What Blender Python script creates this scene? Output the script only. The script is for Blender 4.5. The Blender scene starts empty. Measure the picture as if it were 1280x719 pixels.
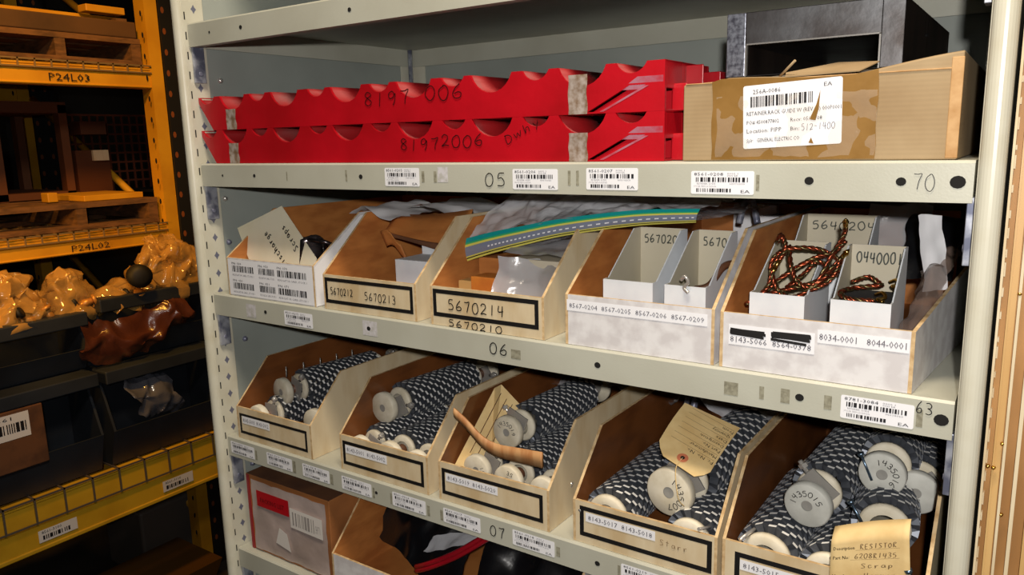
import bpy, bmesh, math, random
from mathutils import Vector, Matrix, noise, Euler
S = bpy.context.scene
COL = S.collection
rnd = random.Random(7)

# ------------------------------------------------------------------ camera, world, lights, exposure
cam_d = bpy.data.cameras.new('camera'); cam = bpy.data.objects.new('camera', cam_d); COL.objects.link(cam)
rt = Vector((0.82523251, 0.5642687, -0.02433371)); up = Vector((-0.0860729, 0.16822738, 0.9819832)); fw = Vector((-0.55819598, 0.80826999, -0.18739495))
M = Matrix(((rt.x, up.x, -fw.x, .95718), (rt.y, up.y, -fw.y, -.645915), (rt.z, up.z, -fw.z, .022702), (0, 0, 0, 1)))
cam.matrix_world = M
cam_d.sensor_width = 36; cam_d.lens = 972.31 / 1280 * 36; cam_d.clip_start = .02; cam_d.clip_end = 50
cam_d.dof.use_dof = False
S.camera = cam
S.view_settings.view_transform = 'Standard'; S.view_settings.look = 'None'
S.view_settings.gamma = 1; S.view_settings.exposure = 0.0; S.view_settings.use_curve_mapping = False
W = bpy.data.worlds.new('world'); S.world = W; W.use_nodes = True
W.node_tree.nodes['Background'].inputs[0].default_value = (.9, .75, .6, 1); W.node_tree.nodes['Background'].inputs[1].default_value = .02

def light(name, kind, loc, power, color, size=.1, target=None, size_y=None):
    d = bpy.data.lights.new(name, kind); o = bpy.data.objects.new(name, d); COL.objects.link(o)
    o.location = loc; d.energy = power; d.color = color
    if kind == 'AREA':
        d.size = size
        if size_y: d.shape = 'RECTANGLE'; d.size_y = size_y
    else: d.shadow_soft_size = size
    if target is not None:
        o.rotation_euler = (Vector(target) - Vector(loc)).to_track_quat('-Z', 'Y').to_euler()
    return o
# the camera's own flash, just above and right of the lens
light('flash', 'POINT', (1.0, -.72, .08), 23.0, (1, .96, .91), .010)
# white ceiling tube in the aisle, far above
light('ceiling_tube', 'AREA', (.85, -.48, 1.3), 26.0, (1, .85, .66), .7, (.6, .0, -.2), .09)
# sodium lamp over the neighbouring aisle
sl = light('sodium_spot', 'SPOT', (-.75, .15, 1.25), 110.0, (1, .47, .07), .09, (-1.9, .85, -.22)); sl.data.spot_size = math.radians(62); sl.data.spot_blend = .8
bag_spot = light('sodium_spot', 'SPOT', (-1.3, -.9, .05), 60.0, (1, .46, .07), .07, (-1.65, .75, -.40)); bag_spot.data.spot_size = math.radians(34); bag_spot.data.spot_blend = .7  # added low spot that brightens the rack bags

# ------------------------------------------------------------------ helpers
def lin(c):
    return tuple(((x/255)/12.92 if x/255 <= .04045 else ((x/255+.055)/1.055)**2.4) for x in c)
MATS = {}
def mat(name, c, rough=.6, metal=0, c2=None, scale=20, mixlo=.4, mixhi=.65, bump=0, bscale=200, alpha=1, trans=0, spec=.5, wave=0, stretch=None, emit=0, aniso=0):
    if name in MATS: return MATS[name]
    m = bpy.data.materials.new(name); m.use_nodes = True; MATS[name] = m
    nt = m.node_tree; N = nt.nodes; L = nt.links; b = N['Principled BSDF']
    b.inputs['Roughness'].default_value = rough; b.inputs['Metallic'].default_value = metal
    b.inputs['Specular IOR Level'].default_value = spec
    c = lin(c); b.inputs['Base Color'].default_value = (*c, 1)
    tc = N.new('ShaderNodeTexCoord'); mp = N.new('ShaderNodeMapping'); L.new(tc.outputs['Object'], mp.inputs[0])
    if stretch: mp.inputs['Scale'].default_value = stretch
    if c2 is not None:
        n = N.new('ShaderNodeTexNoise'); n.inputs['Scale'].default_value = scale; n.inputs['Detail'].default_value = 6
        L.new(mp.outputs[0], n.inputs['Vector'])
        r = N.new('ShaderNodeValToRGB'); r.color_ramp.elements[0].position = mixlo; r.color_ramp.elements[1].position = mixhi
        r.color_ramp.elements[0].color = (*c, 1); r.color_ramp.elements[1].color = (*lin(c2), 1)
        L.new(n.outputs['Fac'], r.inputs[0]); L.new(r.outputs[0], b.inputs['Base Color'])
    if bump:
        n2 = N.new('ShaderNodeTexNoise'); n2.inputs['Scale'].default_value = bscale; n2.inputs['Detail'].default_value = 3
        L.new(mp.outputs[0], n2.inputs['Vector'])
        bp = N.new('ShaderNodeBump'); bp.inputs['Strength'].default_value = bump; bp.inputs['Distance'].default_value = .002
        L.new(n2.outputs['Fac'], bp.inputs['Height']); L.new(bp.outputs[0], b.inputs['Normal'])
    if wave:
        w = N.new('ShaderNodeTexWave'); w.inputs['Scale'].default_value = wave; w.bands_direction = 'Z'; L.new(tc.outputs['Object'], w.inputs['Vector'])
        bp = N.new('ShaderNodeBump'); bp.inputs['Strength'].default_value = .1; bp.inputs['Distance'].default_value = .0004
        L.new(w.outputs['Fac'], bp.inputs['Height']); L.new(bp.outputs[0], b.inputs['Normal'])
    if alpha < 1: b.inputs['Alpha'].default_value = alpha
    if trans: b.inputs['Transmission Weight'].default_value = trans
    if emit: b.inputs['Emission Color'].default_value = (*c, 1); b.inputs['Emission Strength'].default_value = emit
    return m
paint = mat('shelf_paint', (186, 186, 172), .42, c2=(176, 175, 160), scale=9, bump=.05, bscale=500)
postp = mat('post_paint', (206, 203, 186), .28, c2=(196, 190, 168), scale=25, mixlo=.45, mixhi=.75)
panelp = mat('panel_paint', (160, 166, 160), .5, c2=(146, 152, 146), scale=6)
dark = mat('dark_hole', (14, 12, 11), .9)
bluem = mat('blued_bolt', (124, 126, 146), .35, .3)
chrome = mat('zinc', (186, 190, 202), .3, .45, c2=(110, 114, 134), scale=60, mixlo=.4, mixhi=.6)
white = mat('label_white', (236, 236, 240), .5)
ink = mat('black_ink', (24, 22, 26), .6)
fade = mat('grey_ink', (95, 92, 100), .7)
pencil = mat('pencil', (128, 104, 74), .8)
marker = mat('marker', (22, 20, 20), .5)
redmark = mat('red_marker_dark', (70, 10, 14), .4)
residue = mat('residue', (150, 147, 128), .8, c2=(120, 116, 98), scale=250)
residue_l = mat('residue_light', (205, 202, 206), .7, c2=(180, 178, 172), scale=150)
kraft = mat('kraft', (168, 144, 108), .75, c2=(150, 124, 88), scale=14, bump=.1, bscale=300, wave=90)
krafti = mat('kraft_inner', (190, 122, 60), .7, c2=(164, 98, 44), scale=18, stretch=(1, 1, 3))
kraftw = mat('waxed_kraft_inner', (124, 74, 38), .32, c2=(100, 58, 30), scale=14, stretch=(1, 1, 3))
kraftd = mat('kraft_dark', (112, 72, 44), .8, c2=(88, 56, 36), scale=20)
cream = mat('bin_cream', (216, 200, 168), .7, c2=(196, 172, 132), scale=30, bump=.1, bscale=150, stretch=(1, 1, .3))
creamw = mat('bin_white', (222, 220, 221), .65, c2=(204, 200, 201), scale=60, mixlo=.4, mixhi=.6)
edgem = mat('bin_edge', (214, 186, 142), .8, c2=(180, 146, 100), scale=120)
whitec = mat('white_card', (226, 230, 234), .55, c2=(214, 218, 224), scale=30)
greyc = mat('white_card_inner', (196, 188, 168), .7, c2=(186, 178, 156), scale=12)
red = mat('red_plastic', (184, 12, 28), .38, c2=(158, 9, 20), scale=10, bump=.15, bscale=90)
redl = mat('red_scuffed', (170, 112, 130), .5, c2=(176, 50, 66), scale=60)
redd = mat('red_dusty_shaded', (150, 14, 20), .6, c2=(120, 60, 58), scale=22, mixlo=.5, mixhi=.8)  # dust plus trough shade put into the red
tapeg = mat('grey_tape', (170, 158, 150), .35, c2=(120, 96, 74), scale=120)
tapeb = mat('brown_tape', (146, 110, 60), .18, c2=(132, 98, 50), scale=40, bump=.15, bscale=60)
steel = mat('raw_steel', (120, 120, 122), .42, .85, c2=(84, 78, 76), scale=22, bump=.1, bscale=120)
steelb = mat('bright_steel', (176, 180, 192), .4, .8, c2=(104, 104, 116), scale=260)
steeld = mat('dark_steel', (62, 50, 44), .45, .6, c2=(30, 24, 22), scale=30, stretch=(1, 1, .2))  # darker streaked steel for the right-facing faces
ceram = mat('ceramic', (224, 216, 196), .6, c2=(206, 196, 172), scale=60)
ceramg = mat('ceramic_grey', (206, 206, 198), .55, c2=(190, 190, 182), scale=60)
ribd = mat('ribbon_dark', (82, 86, 94), .4, .5)
ribb = mat('ribbon_glint', (236, 236, 234), .4, .1)  # white stands in for glints and ceramic between the crimps
brownc = mat('brown_core', (92, 58, 38), .5)
bolt = mat('bolt_metal', (206, 202, 196), .25, .6)
manila = mat('manila', (226, 198, 142), .75, c2=(212, 180, 122), scale=40)
reinf = mat('tag_ring', (206, 120, 84), .7)
notep = mat('note_paper', (246, 238, 212), .7, c2=(238, 228, 196), scale=15)
wood = mat('batten_wood', (190, 144, 96), .6, c2=(166, 112, 66), scale=20, stretch=(6, 6, 1))
blockw = mat('orange_block', (216, 132, 48), .6, c2=(196, 110, 40), scale=30)
copper = mat('copper', (184, 96, 66), .3, .9, c2=(120, 60, 40), scale=300)
olive = mat('olive_braid', (120, 104, 66), .35, .8, c2=(70, 58, 40), scale=250)
gold = mat('gold_lug', (214, 176, 96), .25, 1)
foam = mat('black_foam', (34, 34, 38), .95)
bag = mat('clear_bag', (240, 241, 248), .10, alpha=.52, bump=1.0, bscale=60, spec=.9)
bagw = mat('frosted_bag', (196, 196, 200), .2, alpha=.62, bump=.5, bscale=60, spec=.8)
bagk = mat('black_bag', (12, 13, 17), .3, bump=.6, bscale=40, spec=.9)
bagr = mat('hazy_bag', (150, 128, 116), .12, alpha=.6, bump=.6, bscale=70, spec=1)
bago = mat('rack_bag_amber_lit', (224, 176, 100), .10, alpha=.5, bump=1.0, bscale=40, spec=1)  # clear film with the amber sodium glow put into its colour
teal = mat('zip_teal', (22, 150, 150), .3); yel = mat('zip_yellow', (214, 206, 96), .3); zgrey = mat('zip_grey', (132, 140, 160), .3, alpha=.85)
redst = mat('red_strap', (150, 16, 30), .3)
tan = mat('tan_warm_lit', (206, 170, 112), .45, c2=(186, 142, 84), scale=14, stretch=(1, 1, .2))  # beige upright with warm light put into its colour
tand = mat('tan_rust_warm_lit', (184, 138, 82), .6, c2=(150, 108, 60), scale=24, stretch=(1, 1, .25))  # brown strips, the same warm light in the colour
ryel = mat('rack_yellow', (216, 160, 34), .5, c2=(196, 138, 26), scale=6)
rgrey = mat('rack_dark_green', (20, 20, 22), .6)
rwood = mat('pallet_wood', (120, 84, 50), .8, c2=(84, 58, 34), scale=20, stretch=(1, 1, 4))
wire = mat('rack_wire', (196, 168, 120), .4, .7)
tote = mat('tote_grey', (42, 48, 58), .5, c2=(34, 39, 47), scale=8)
conc = mat('concrete', (62, 58, 54), .8, c2=(46, 43, 40), scale=5)
wallm = mat('wall_paint', (50, 46, 42), .9)
bronze = mat('bracket_metal', (104, 96, 98), .25, .9, c2=(60, 54, 58), scale=80)

ORG = {}
class MB:
    def __init__(s): s.v = []; s.f = []; s.m = []; s.sm = []
    def add(s, vs, fs, mi=0, sm=False):
        o = len(s.v); s.v += [tuple(v) for v in vs]
        for k, f in enumerate(fs):
            s.f.append([o+i for i in f]); s.m.append(mi[k] if isinstance(mi, (list, tuple)) else mi); s.sm.append(sm)
        return s
    def box(s, x0, x1, y0, y1, z0, z1, mi=0):     # faces: -x +x -y +y -z +z
        return s.add([(x0,y0,z0),(x1,y0,z0),(x1,y1,z0),(x0,y1,z0),(x0,y0,z1),(x1,y0,z1),(x1,y1,z1),(x0,y1,z1)],
              [(0,4,7,3),(1,2,6,5),(0,1,5,4),(3,7,6,2),(0,3,2,1),(4,5,6,7)], mi)
    def hexa(s, pts, mi=0):      # same vertex order as box
        return s.add(pts, [(0,4,7,3),(1,2,6,5),(0,1,5,4),(3,7,6,2),(0,3,2,1),(4,5,6,7)], mi)
    def prism(s, poly, ax, a, b, mi=0, cap_a=None, cap_b=None, side=None):
        def P(u, w, t): return {'x': (t, u, w), 'y': (u, t, w), 'z': (u, w, t)}[ax]
        n = len(poly)
        s.add([P(u, w, a) for u, w in poly] + [P(u, w, b) for u, w in poly],
              [list(range(n))[::-1], list(range(n, 2*n))] + [(i, (i+1) % n, n+(i+1) % n, n+i) for i in range(n)],
              [mi if cap_a is None else cap_a, mi if cap_b is None else cap_b] + [mi if side is None else side]*n)
        return s
    def flat(s, verts, faces, O, U, V, mi=0):
        O, U, V = Vector(O), Vector(U), Vector(V)
        return s.add([O + U*x + V*y for x, y in verts], faces, mi)
    def rect(s, O, U, V, w, h, mi=0, x=0, y=0):
        return s.flat([(x, y), (x+w, y), (x+w, y+h), (x, y+h)], [(0,1,2,3)], O, U, V, mi)
    def rrect(s, O, U, V, w, h, r, mi=0):
        p = []
        for cx, cy, a0 in ((w-r, h-r, 0), (r, h-r, 90), (r, r, 180), (w-r, r, 270)):
            for k in range(4):
                a = math.radians(a0+30*k); p.append((cx+r*math.cos(a), cy+r*math.sin(a)))
        return s.flat(p, [list(range(len(p)))], O, U, V, mi)
    def tube(s, path, r, seg=8, mi=0, sm=True, cap=True):
        path = [Vector(p) for p in path]; n = len(path); vs = []; prev = None
        for i, p in enumerate(path):
            t = (path[min(i+1, n-1)] - path[max(i-1, 0)]).normalized()
            a = prev if prev is not None else (Vector((0,0,1)) if abs(t.z) < .9 else Vector((1,0,0)))
            x = (a - t*a.dot(t)).normalized(); prev = x; y = t.cross(x)
            rr = r[i] if isinstance(r, (list, tuple)) else r
            for k in range(seg):
                an = 2*math.pi*k/seg; vs.append(p + x*math.cos(an)*rr + y*math.sin(an)*rr)
        fs = [(i*seg+k, i*seg+(k+1) % seg, (i+1)*seg+(k+1) % seg, (i+1)*seg+k) for i in range(n-1) for k in range(seg)]
        s.add(vs, fs, mi, sm)
        if cap:
            o = len(s.v)-len(vs); s.f.append([o+k for k in range(seg)][::-1]); s.m.append(mi); s.sm.append(False)
            s.f.append([o+(n-1)*seg+k for k in range(seg)]); s.m.append(mi); s.sm.append(False)
        return s
    def lathe(s, prof, O, A, seg=24, mi=0, sm=True):   # prof: (radius, distance along axis)
        O = Vector(O); A = Vector(A).normalized(); X = A.orthogonal().normalized(); Y = A.cross(X); vs = []
        for r, t in prof:
            for k in range(seg):
                an = 2*math.pi*k/seg; vs.append(O + A*t + X*math.cos(an)*r + Y*math.sin(an)*r)
        fs = [(i*seg+k, i*seg+(k+1) % seg, (i+1)*seg+(k+1) % seg, (i+1)*seg+k) for i in range(len(prof)-1) for k in range(seg)]
        return s.add(vs, fs, mi, sm)
    def surf(s, fn, nu, nv, mi=0, sm=True):
        vs = [fn(i/nu, j/nv) for j in range(nv+1) for i in range(nu+1)]
        fs = [(j*(nu+1)+i, j*(nu+1)+i+1, (j+1)*(nu+1)+i+1, (j+1)*(nu+1)+i) for j in range(nv) for i in range(nu)]
        mm = [mi(( k % nu+.5)/nu, (k//nu+.5)/nv) for k in range(len(fs))] if callable(mi) else mi
        return s.add(vs, fs, mm, sm)
    def build(s, name, mats, parent=None, local=False, bevel=0, solid=0, kind=None, label=None):
        o_ = Vector((0,0,0))
        if parent is not None and not local: o_ = ORG.get(parent.name, Vector((0,0,0)))
        me = bpy.data.meshes.new(name)
        me.from_pydata([tuple(Vector(v)-o_) for v in s.v], [], s.f)
        if not isinstance(mats, (list, tuple)): mats = [mats]
        for m in mats: me.materials.append(m)
        me.polygons.foreach_set('material_index', s.m); me.polygons.foreach_set('use_smooth', s.sm)
        me.update()
        o = bpy.data.objects.new(name, me); COL.objects.link(o)
        if parent is not None: o.parent = parent
        ORG[o.name] = o_
        if bevel:
            b = o.modifiers.new('bevel', 'BEVEL'); b.width = bevel; b.segments = 2; b.limit_method = 'ANGLE'
        if solid:
            b = o.modifiers.new('solid', 'SOLIDIFY'); b.thickness = solid; b.offset = 0
        if kind: o['kind'] = kind
        if label: o['label'] = label
        return o
def tag(o, label, cat, group=None):
    o['label'] = label; o['category'] = cat
    if group: o['group'] = group
    return o
def thing(name, label, cat, loc=(0,0,0), rot=(0,0,0), group=None, scale=1):
    o = bpy.data.objects.new(name, None); COL.objects.link(o); o.empty_display_size = .05
    o.location = loc; o.rotation_euler = rot; o.scale = (scale,)*3
    ORG[o.name] = Vector(loc)
    return tag(o, label, cat, group)
def struct(mb, name, m):
    o = mb.build(name, m); o['kind'] = 'structure'; return o
def dup(root, loc, rot, label, group=None, scale=None):
    r = root.copy(); COL.objects.link(r); r.location = loc; r.rotation_mode = 'QUATERNION' if len(rot) == 4 else 'XYZ'
    if len(rot) == 4: r.rotation_quaternion = rot
    else: r.rotation_euler = rot
    r['label'] = label
    if group: r['group'] = group
    if scale: r.scale = (scale,)*3
    for ch in list(root.children):
        c = ch.copy(); COL.objects.link(c); c.parent = r
        for g in ch.children:
            d = g.copy(); COL.objects.link(d); d.parent = c
    return r

# --- flat writing
TC = {}
def text2d(t):
    if t in TC: return TC[t]
    c = bpy.data.curves.new('t', 'FONT'); c.body = t; c.resolution_u = 1; c.size = 1
    o = bpy.data.objects.new('t', c); COL.objects.link(o)
    bpy.context.view_layer.update()
    me = bpy.data.meshes.new_from_object(o.evaluated_get(bpy.context.evaluated_depsgraph_get()))
    v = [(p.co.x, p.co.y) for p in me.vertices]; f = [list(p.vertices) for p in me.polygons]
    bpy.data.objects.remove(o); bpy.data.curves.remove(c); bpy.data.meshes.remove(me)
    x0 = min(p[0] for p in v); x1 = max(p[0] for p in v)
    TC[t] = ([((x-x0)/(x1-x0), y/.7) for x, y in v], f)
    return TC[t]
def put_text(mb, t, O, U, V, x, y, w, h, mi=0):
    v, f = text2d(t); mb.flat([(x+a*w, y+b*h) for a, b in v], f, O, U, V, mi)
def barcode(mb, O, U, V, x, y, w, h, mi=0, seed=1, n=34):
    r = random.Random(seed); px = 0.0; bars = []
    while px < 1:
        b = r.choice((1, 1, 2, 3))/n/1.9; bars.append((px, b)); px += b + r.choice((1, 1, 2))/n/1.9
    for a, b in bars:
        if a+b <= 1: mb.rect(O, U, V, b*w, h, mi, x+a*w, y)
G = {
 '0': [[(.5,1),(.15,.8),(.05,.45),(.25,.05),(.6,0),(.9,.3),(.92,.7),(.7,.98),(.45,1)]],
 '1': [[(.55,1),(.45,0)]],
 '2': [[(.1,.8),(.35,1),(.75,.95),(.8,.65),(.4,.3),(.1,.05),(.5,.1),(.95,.05)]],
 '3': [[(.15,.92),(.55,1),(.85,.8),(.7,.58),(.4,.52),(.75,.45),(.88,.2),(.6,0),(.1,.08)]],
 '4': [[(.25,1),(.15,.5),(.5,.45),(.9,.55)],[(.8,1),(.7,0)]],
 '5': [[(.85,1),(.3,.97),(.2,.6),(.6,.62),(.88,.35),(.65,.03),(.15,.03)]],
 '6': [[(.75,1),(.35,.7),(.1,.3),(.3,.02),(.7,.05),(.85,.3),(.6,.45),(.2,.3)]],
 '7': [[(.1,.95),(.5,.93),(.9,1),(.65,.5),(.5,0)]],
 '8': [[(.8,.85),(.45,1),(.2,.78),(.5,.52),(.85,.25),(.55,0),(.15,.2),(.45,.5),(.8,.72),(.8,.86)]],
 '9': [[(.8,.75),(.5,1),(.15,.8),(.25,.5),(.6,.5),(.82,.8),(.75,.3),(.6,0)]],
 'D': [[(.2,1),(.2,0),(.7,.1),(.9,.5),(.6,.9),(.1,1)]], 'w': [[(.05,.6),(.25,0),(.5,.5),(.7,0),(.95,.6)]],
 'h': [[(.2,1),(.2,0),(.4,.5),(.75,.5),(.8,0)]], 'y': [[(.15,.6),(.45,.15)],[(.85,.65),(.3,-.3)]],
 'S': [[(.85,.9),(.4,1),(.2,.75),(.7,.4),(.7,.1),(.1,.05)]], 'c': [[(.8,.5),(.4,.6),(.2,.3),(.4,0),(.85,.1)]],
 'r': [[(.2,.6),(.25,0),(.4,.5),(.8,.55)]], 'a': [[(.8,.55),(.3,.55),(.2,.15),(.6,.05),(.8,.5),(.9,0)]],
 'p': [[(.2,.6),(.2,-.35),(.3,.5),(.8,.45),(.7,.1),(.25,.05)]], 's': [[(.8,.55),(.35,.55),(.4,.3),(.75,.2),(.2,0)]],
 'e': [[(.2,.3),(.8,.35),(.6,.6),(.25,.45),(.3,.05),(.85,.1)]], 'i': [[(.5,.6),(.5,0)]], 'l': [[(.5,1),(.45,0)]],
 'g': [[(.8,.55),(.3,.5),(.3,.1),(.75,.15),(.8,.55),(.7,-.3),(.2,-.25)]], 'n': [[(.2,.6),(.2,0),(.4,.5),(.75,.5),(.8,0)]],
 'o': [[(.5,.6),(.2,.3),(.5,0),(.8,.3),(.5,.6)]], 'm': [[(.1,.6),(.12,0),(.3,.5),(.5,.4),(.5,0),(.65,.5),(.85,.4),(.9,0)]],
 't': [[(.5,1),(.45,0)],[(.15,.65),(.8,.65)]], 'R': [[(.2,0),(.2,1),(.8,.85),(.2,.5),(.9,0)]], 'E': [[(.85,1),(.2,1),(.2,0),(.85,0)],[(.2,.5),(.7,.5)]],
 'I': [[(.5,1),(.5,0)]], 'T': [[(.1,1),(.9,1)],[(.5,1),(.5,0)]], 'O': [[(.5,1),(.1,.5),(.5,0),(.9,.5),(.5,1)]], 'H': [[(.15,1),(.15,0)],[(.85,1),(.85,0)],[(.15,.5),(.85,.5)]],
 '-': [[(.1,.5),(.9,.5)]], ' ': []}
def hand(mb, t, O, U, V, x, y, w, h, sw, mi=0, seed=3, jit=.06, fill=.78):
    r = random.Random(seed+len(t)); cw = w/len(t)
    for i, ch in enumerate(t):
        dy = r.uniform(-jit, jit)*h
        for st in G.get(ch, []):
            pts = [(x+cw*(i+.1+fill*a+r.uniform(-.03, .03)), y+dy+h*(b+r.uniform(-.03, .03))) for a, b in st]
            q = []
            for k in range(len(pts)-1):
                for s_ in range(3):
                    u = s_/3; p0 = pts[max(k-1, 0)]; p1 = pts[k]; p2 = pts[k+1]; p3 = pts[min(k+2, len(pts)-1)]
                    q.append(tuple(.5*((2*p1[j])+(-p0[j]+p2[j])*u+(2*p0[j]-5*p1[j]+4*p2[j]-p3[j])*u*u+(-p0[j]+3*p1[j]-3*p2[j]+p3[j])*u**3) for j in (0, 1)))
            q.append(pts[-1]); vs = []
            for k, p in enumerate(q):
                a = q[max(k-1, 0)]; b = q[min(k+1, len(q)-1)]; dx, dz = b[0]-a[0], b[1]-a[1]; l = math.hypot(dx, dz) or 1
                nx, nz = -dz/l*sw/2, dx/l*sw/2; vs += [(p[0]+nx, p[1]+nz), (p[0]-nx, p[1]-nz)]
            mb.flat(vs, [(2*k, 2*k+1, 2*k+3, 2*k+2) for k in range(len(q)-1)], O, U, V, mi)
X, Z = Vector((1,0,0)), Vector((0,0,1))
def bez(pts, n=6):
    pts = [Vector(p) for p in pts]; out = []
    for k in range(len(pts)-1):
        p0 = pts[max(k-1, 0)]; p1 = pts[k]; p2 = pts[k+1]; p3 = pts[min(k+2, len(pts)-1)]
        for s_ in range(n):
            u = s_/n; out.append(.5*((2*p1)+(-p0+p2)*u+(2*p0-5*p1+4*p2-p3)*u*u+(-p0+3*p1-3*p2+p3)*u**3))
    out.append(pts[-1]); return out
def crumple(fn, amp, sc, seed=0):
    def g(u, v):
        p = Vector(fn(u, v)); q = p*sc+Vector((seed*3.1, seed*1.7, seed))
        d = noise.noise_vector(q)*amp + noise.noise_vector(q*2.3)*amp*.5
        r = abs(noise.noise(q*1.6))*amp
        return p + d + Vector((0, 0, -r))
    return g

# ------------------------------------------------------------------ setting
FZ = -1.7
struct(MB().box(-4.5, 3.5, -3, 5, FZ-.1, FZ), 'floor', conc)
struct(MB().box(-4.5, 3.5, -3, 5, 1.6, 1.7), 'ceiling', wallm)
struct(MB().box(-4.6, -4.5, -3, 5, FZ, 1.6), 'wall_left', wallm)
struct(MB().box(3.5, 3.6, -3, 5, FZ, 1.6), 'wall_right', wallm)
struct(MB().box(-4.5, 3.5, 5, 5.1, FZ, 1.6), 'wall_back', wallm)
struct(MB().box(-4.5, 3.5, -3.1, -3, FZ, 1.6), 'wall_front', wallm)

# ------------------------------------------------------------------ the steel shelving unit
WD, DP, H = .914, .444, .0305
LV = [.1832, 0.0, -.1798, -.3909, -.5685]
unit = thing('shelving_unit', 'cream-painted steel shelving unit full of labelled parts bins', 'shelving', (0, 0, FZ))
def shelf(z):
    m = MB()
    m.box(.001, WD-.001, 0, .0016, z-H, z-.002)                    # lip
    m.add([(.001,0,z-.002),(WD-.001,0,z-.002),(WD-.001,.002,z),(.001,.002,z)], [(0,1,2,3)])
    m.box(.001, WD-.001, .0016, .012, z-H, z-H+.0016)               # return of the lip
    m.box(.001, WD-.001, .002, DP-.003, z-.0022, z)
    m.box(.001, .0026, .0016, DP-.003, z-H, z-.002); m.box(WD-.0026, WD-.001, .0016, DP-.003, z-H, z-.002)
    m.box(.001, WD-.001, DP-.005, DP-.003, z-H, z-.002)
    return m.build('shelf', [paint], unit)
shelves = [shelf(z) for z in LV] + [shelf(z) for z in (-.9, -1.25, -1.6, .42)]
def post(x0, y0, flip, m_ridge=postp):
    m = MB(); sg = 1 if not flip else -1
    # rounded nose
    prof = []
    cx = x0-.0098*sg
    for k in range(13):
        a = math.pi*k/12; prof.append((cx+.0083*sg*math.cos(a), y0-.005-.008*math.sin(a)))
    prof += [(cx-.0083*sg, y0+.0), (cx+.0083*sg, y0+.0)]
    if flip: prof = prof[::-1]
    m.prism(prof, 'z', FZ, .75)
    xa, xb = sorted((x0-.0026*sg, x0-.001*sg))
    m.box(xa, xb, y0-.006, y0+.027, FZ, .75)
    return m.build('post', [m_ridge], unit, bevel=.0008)
pl = post(0, 0, False); pr_ = post(WD, 0, True)
for x in (0, WD):
    m = MB(); sg = 1 if x == 0 else -1
    xa, xb = sorted((x-.0016*sg, x+.001*sg)); m.box(xa, xb, DP-.03, DP, FZ, .75); m.box(min(x, x+.03*sg), max(x, x+.03*sg), DP-.0015, DP, FZ, .75)
    m.build('post', [postp], unit)
    m = MB(); m.tube([(x+.006*sg, DP-.012, FZ), (x+.006*sg, DP-.012, .75)], .004, 8); m.build('corner_rod', [chrome], unit)
for p_, x, sg in ((pl, 0, 1), (pr_, WD, -1)):
    m = MB(); m2 = MB(); z = -.62
    xx = x - .0009*sg
    while z < .3:
        m.add([(xx, -.0027, z-.005), (xx, -.0009, z-.005), (xx, -.0009, z+.005), (xx, -.0027, z+.005)], [(0,1,2,3)])
        m2.add([(xx, .0125+(.0042 if k % 2 == 0 else .0026)*math.cos(k*math.pi/4), z+.0095+(.0060 if k % 2 == 0 else .0036)*math.sin(k*math.pi/4)) for k in range(8)], [range(8)])
        z += .0254
    m.build('slot', [dark], p_, kind='stuff'); m2.build('slot', [bluem], p_, kind='stuff', label='diamond keyholes')
for x, sg in ((0, 1), (WD, -1)):
    for z in LV:
        m = MB(); a, b = sorted((x-.0002*sg, x+.0045*sg))
        m.box(a, b, .003, .019, z-H-.046, z-H+.004)
        m.tube([(x+.0045*sg, .011, z-H-.034), (x+.0056*sg, .011, z-H-.034)], .003, 8, 1)
        m.build('shelf_clip', [chrome, bluem], unit, bevel=.0015)
m = MB(); m.box(-.004, -.0028, .02, DP, FZ, .75)
sp = m.build('side_panel', [panelp], unit)
MB().box(WD+.0028, WD+.004, .02, DP, FZ, .75).build('side_panel', [panelp], unit)
MB().box(0, WD, DP+.0002, DP+.0015, FZ, .75).build('back_panel', [panelp], unit)
# screws on the side panel, studs on the back flange
for y, z in ((.045, .112), (.035, -.05), (.035, -.112), (.047, -.257), (.04, -.45)):
    m = MB(); m.lathe([(0, .004), (.0028, .0035), (.0042, 0)], (-.0028, y, z), (1, 0, 0), 10); m.build('screw', [bolt if z > -.2 and z != -.112 else bluem], sp)

# label stickers on the shelf lips
def sticker(par, x0, x1, zt, zb, top, seed):
    m = MB(); w = x1-x0; h = zt-zb; O = Vector((x0, -.0005, zb)); r = random.Random(seed)
    m.rrect(O, X, Z, w, h, .0015, 0); O = O + Vector((0, -.00025, 0))
    put_text(m, top, O, X, Z, w*.05, h*.8, w*.47, h*.14, 1)
    put_text(m, '0000 1', O, X, Z, w*.58, h*.86, w*.17, h*.07, 2); put_text(m, '0000 EA', O, X, Z, w*.58, h*.77, w*.17, h*.07, 2)
    barcode(m, O, X, Z, w*.08, h*.53, w*.84, h*.2, 1, seed, 30)
    put_text(m, 'RETAINER, GUIDE', O, X, Z, w*.1, h*.42, w*.3, h*.07, 2); put_text(m, '00010000', O, X, Z, w*.62, h*.42, w*.24, h*.07, 2)
    put_text(m, 'STOCK ITEM LOCATION', O, X, Z, w*.05, h*.31, w*.36, h*.06, 2)
    barcode(m, O, X, Z, w*.09, h*.09, w*.56, h*.16, 1, seed+9, 26); put_text(m, 'EA', O, X, Z, w*.8, h*.07, w*.14, h*.13, 1)
    m.build('shelf_label', [white, ink, fade], par)
for a in ((.342,.393,-.0055,-.0255,'8561-0205',1), (.5155,.568,-.0065,-.0265,'8561-0206',2), (.599,.652,-.0055,-.0255,'8561-0207',3), (.702,.7565,-.008,-.0275,'8561-0208',4)): sticker(shelves[1], *a)
for a in ((.15,.204,-.1885,-.2075,'8561-0212',5), (.833,.8865,-.187,-.2065,'8781-3084',6)): sticker(shelves[2], *a)
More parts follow.
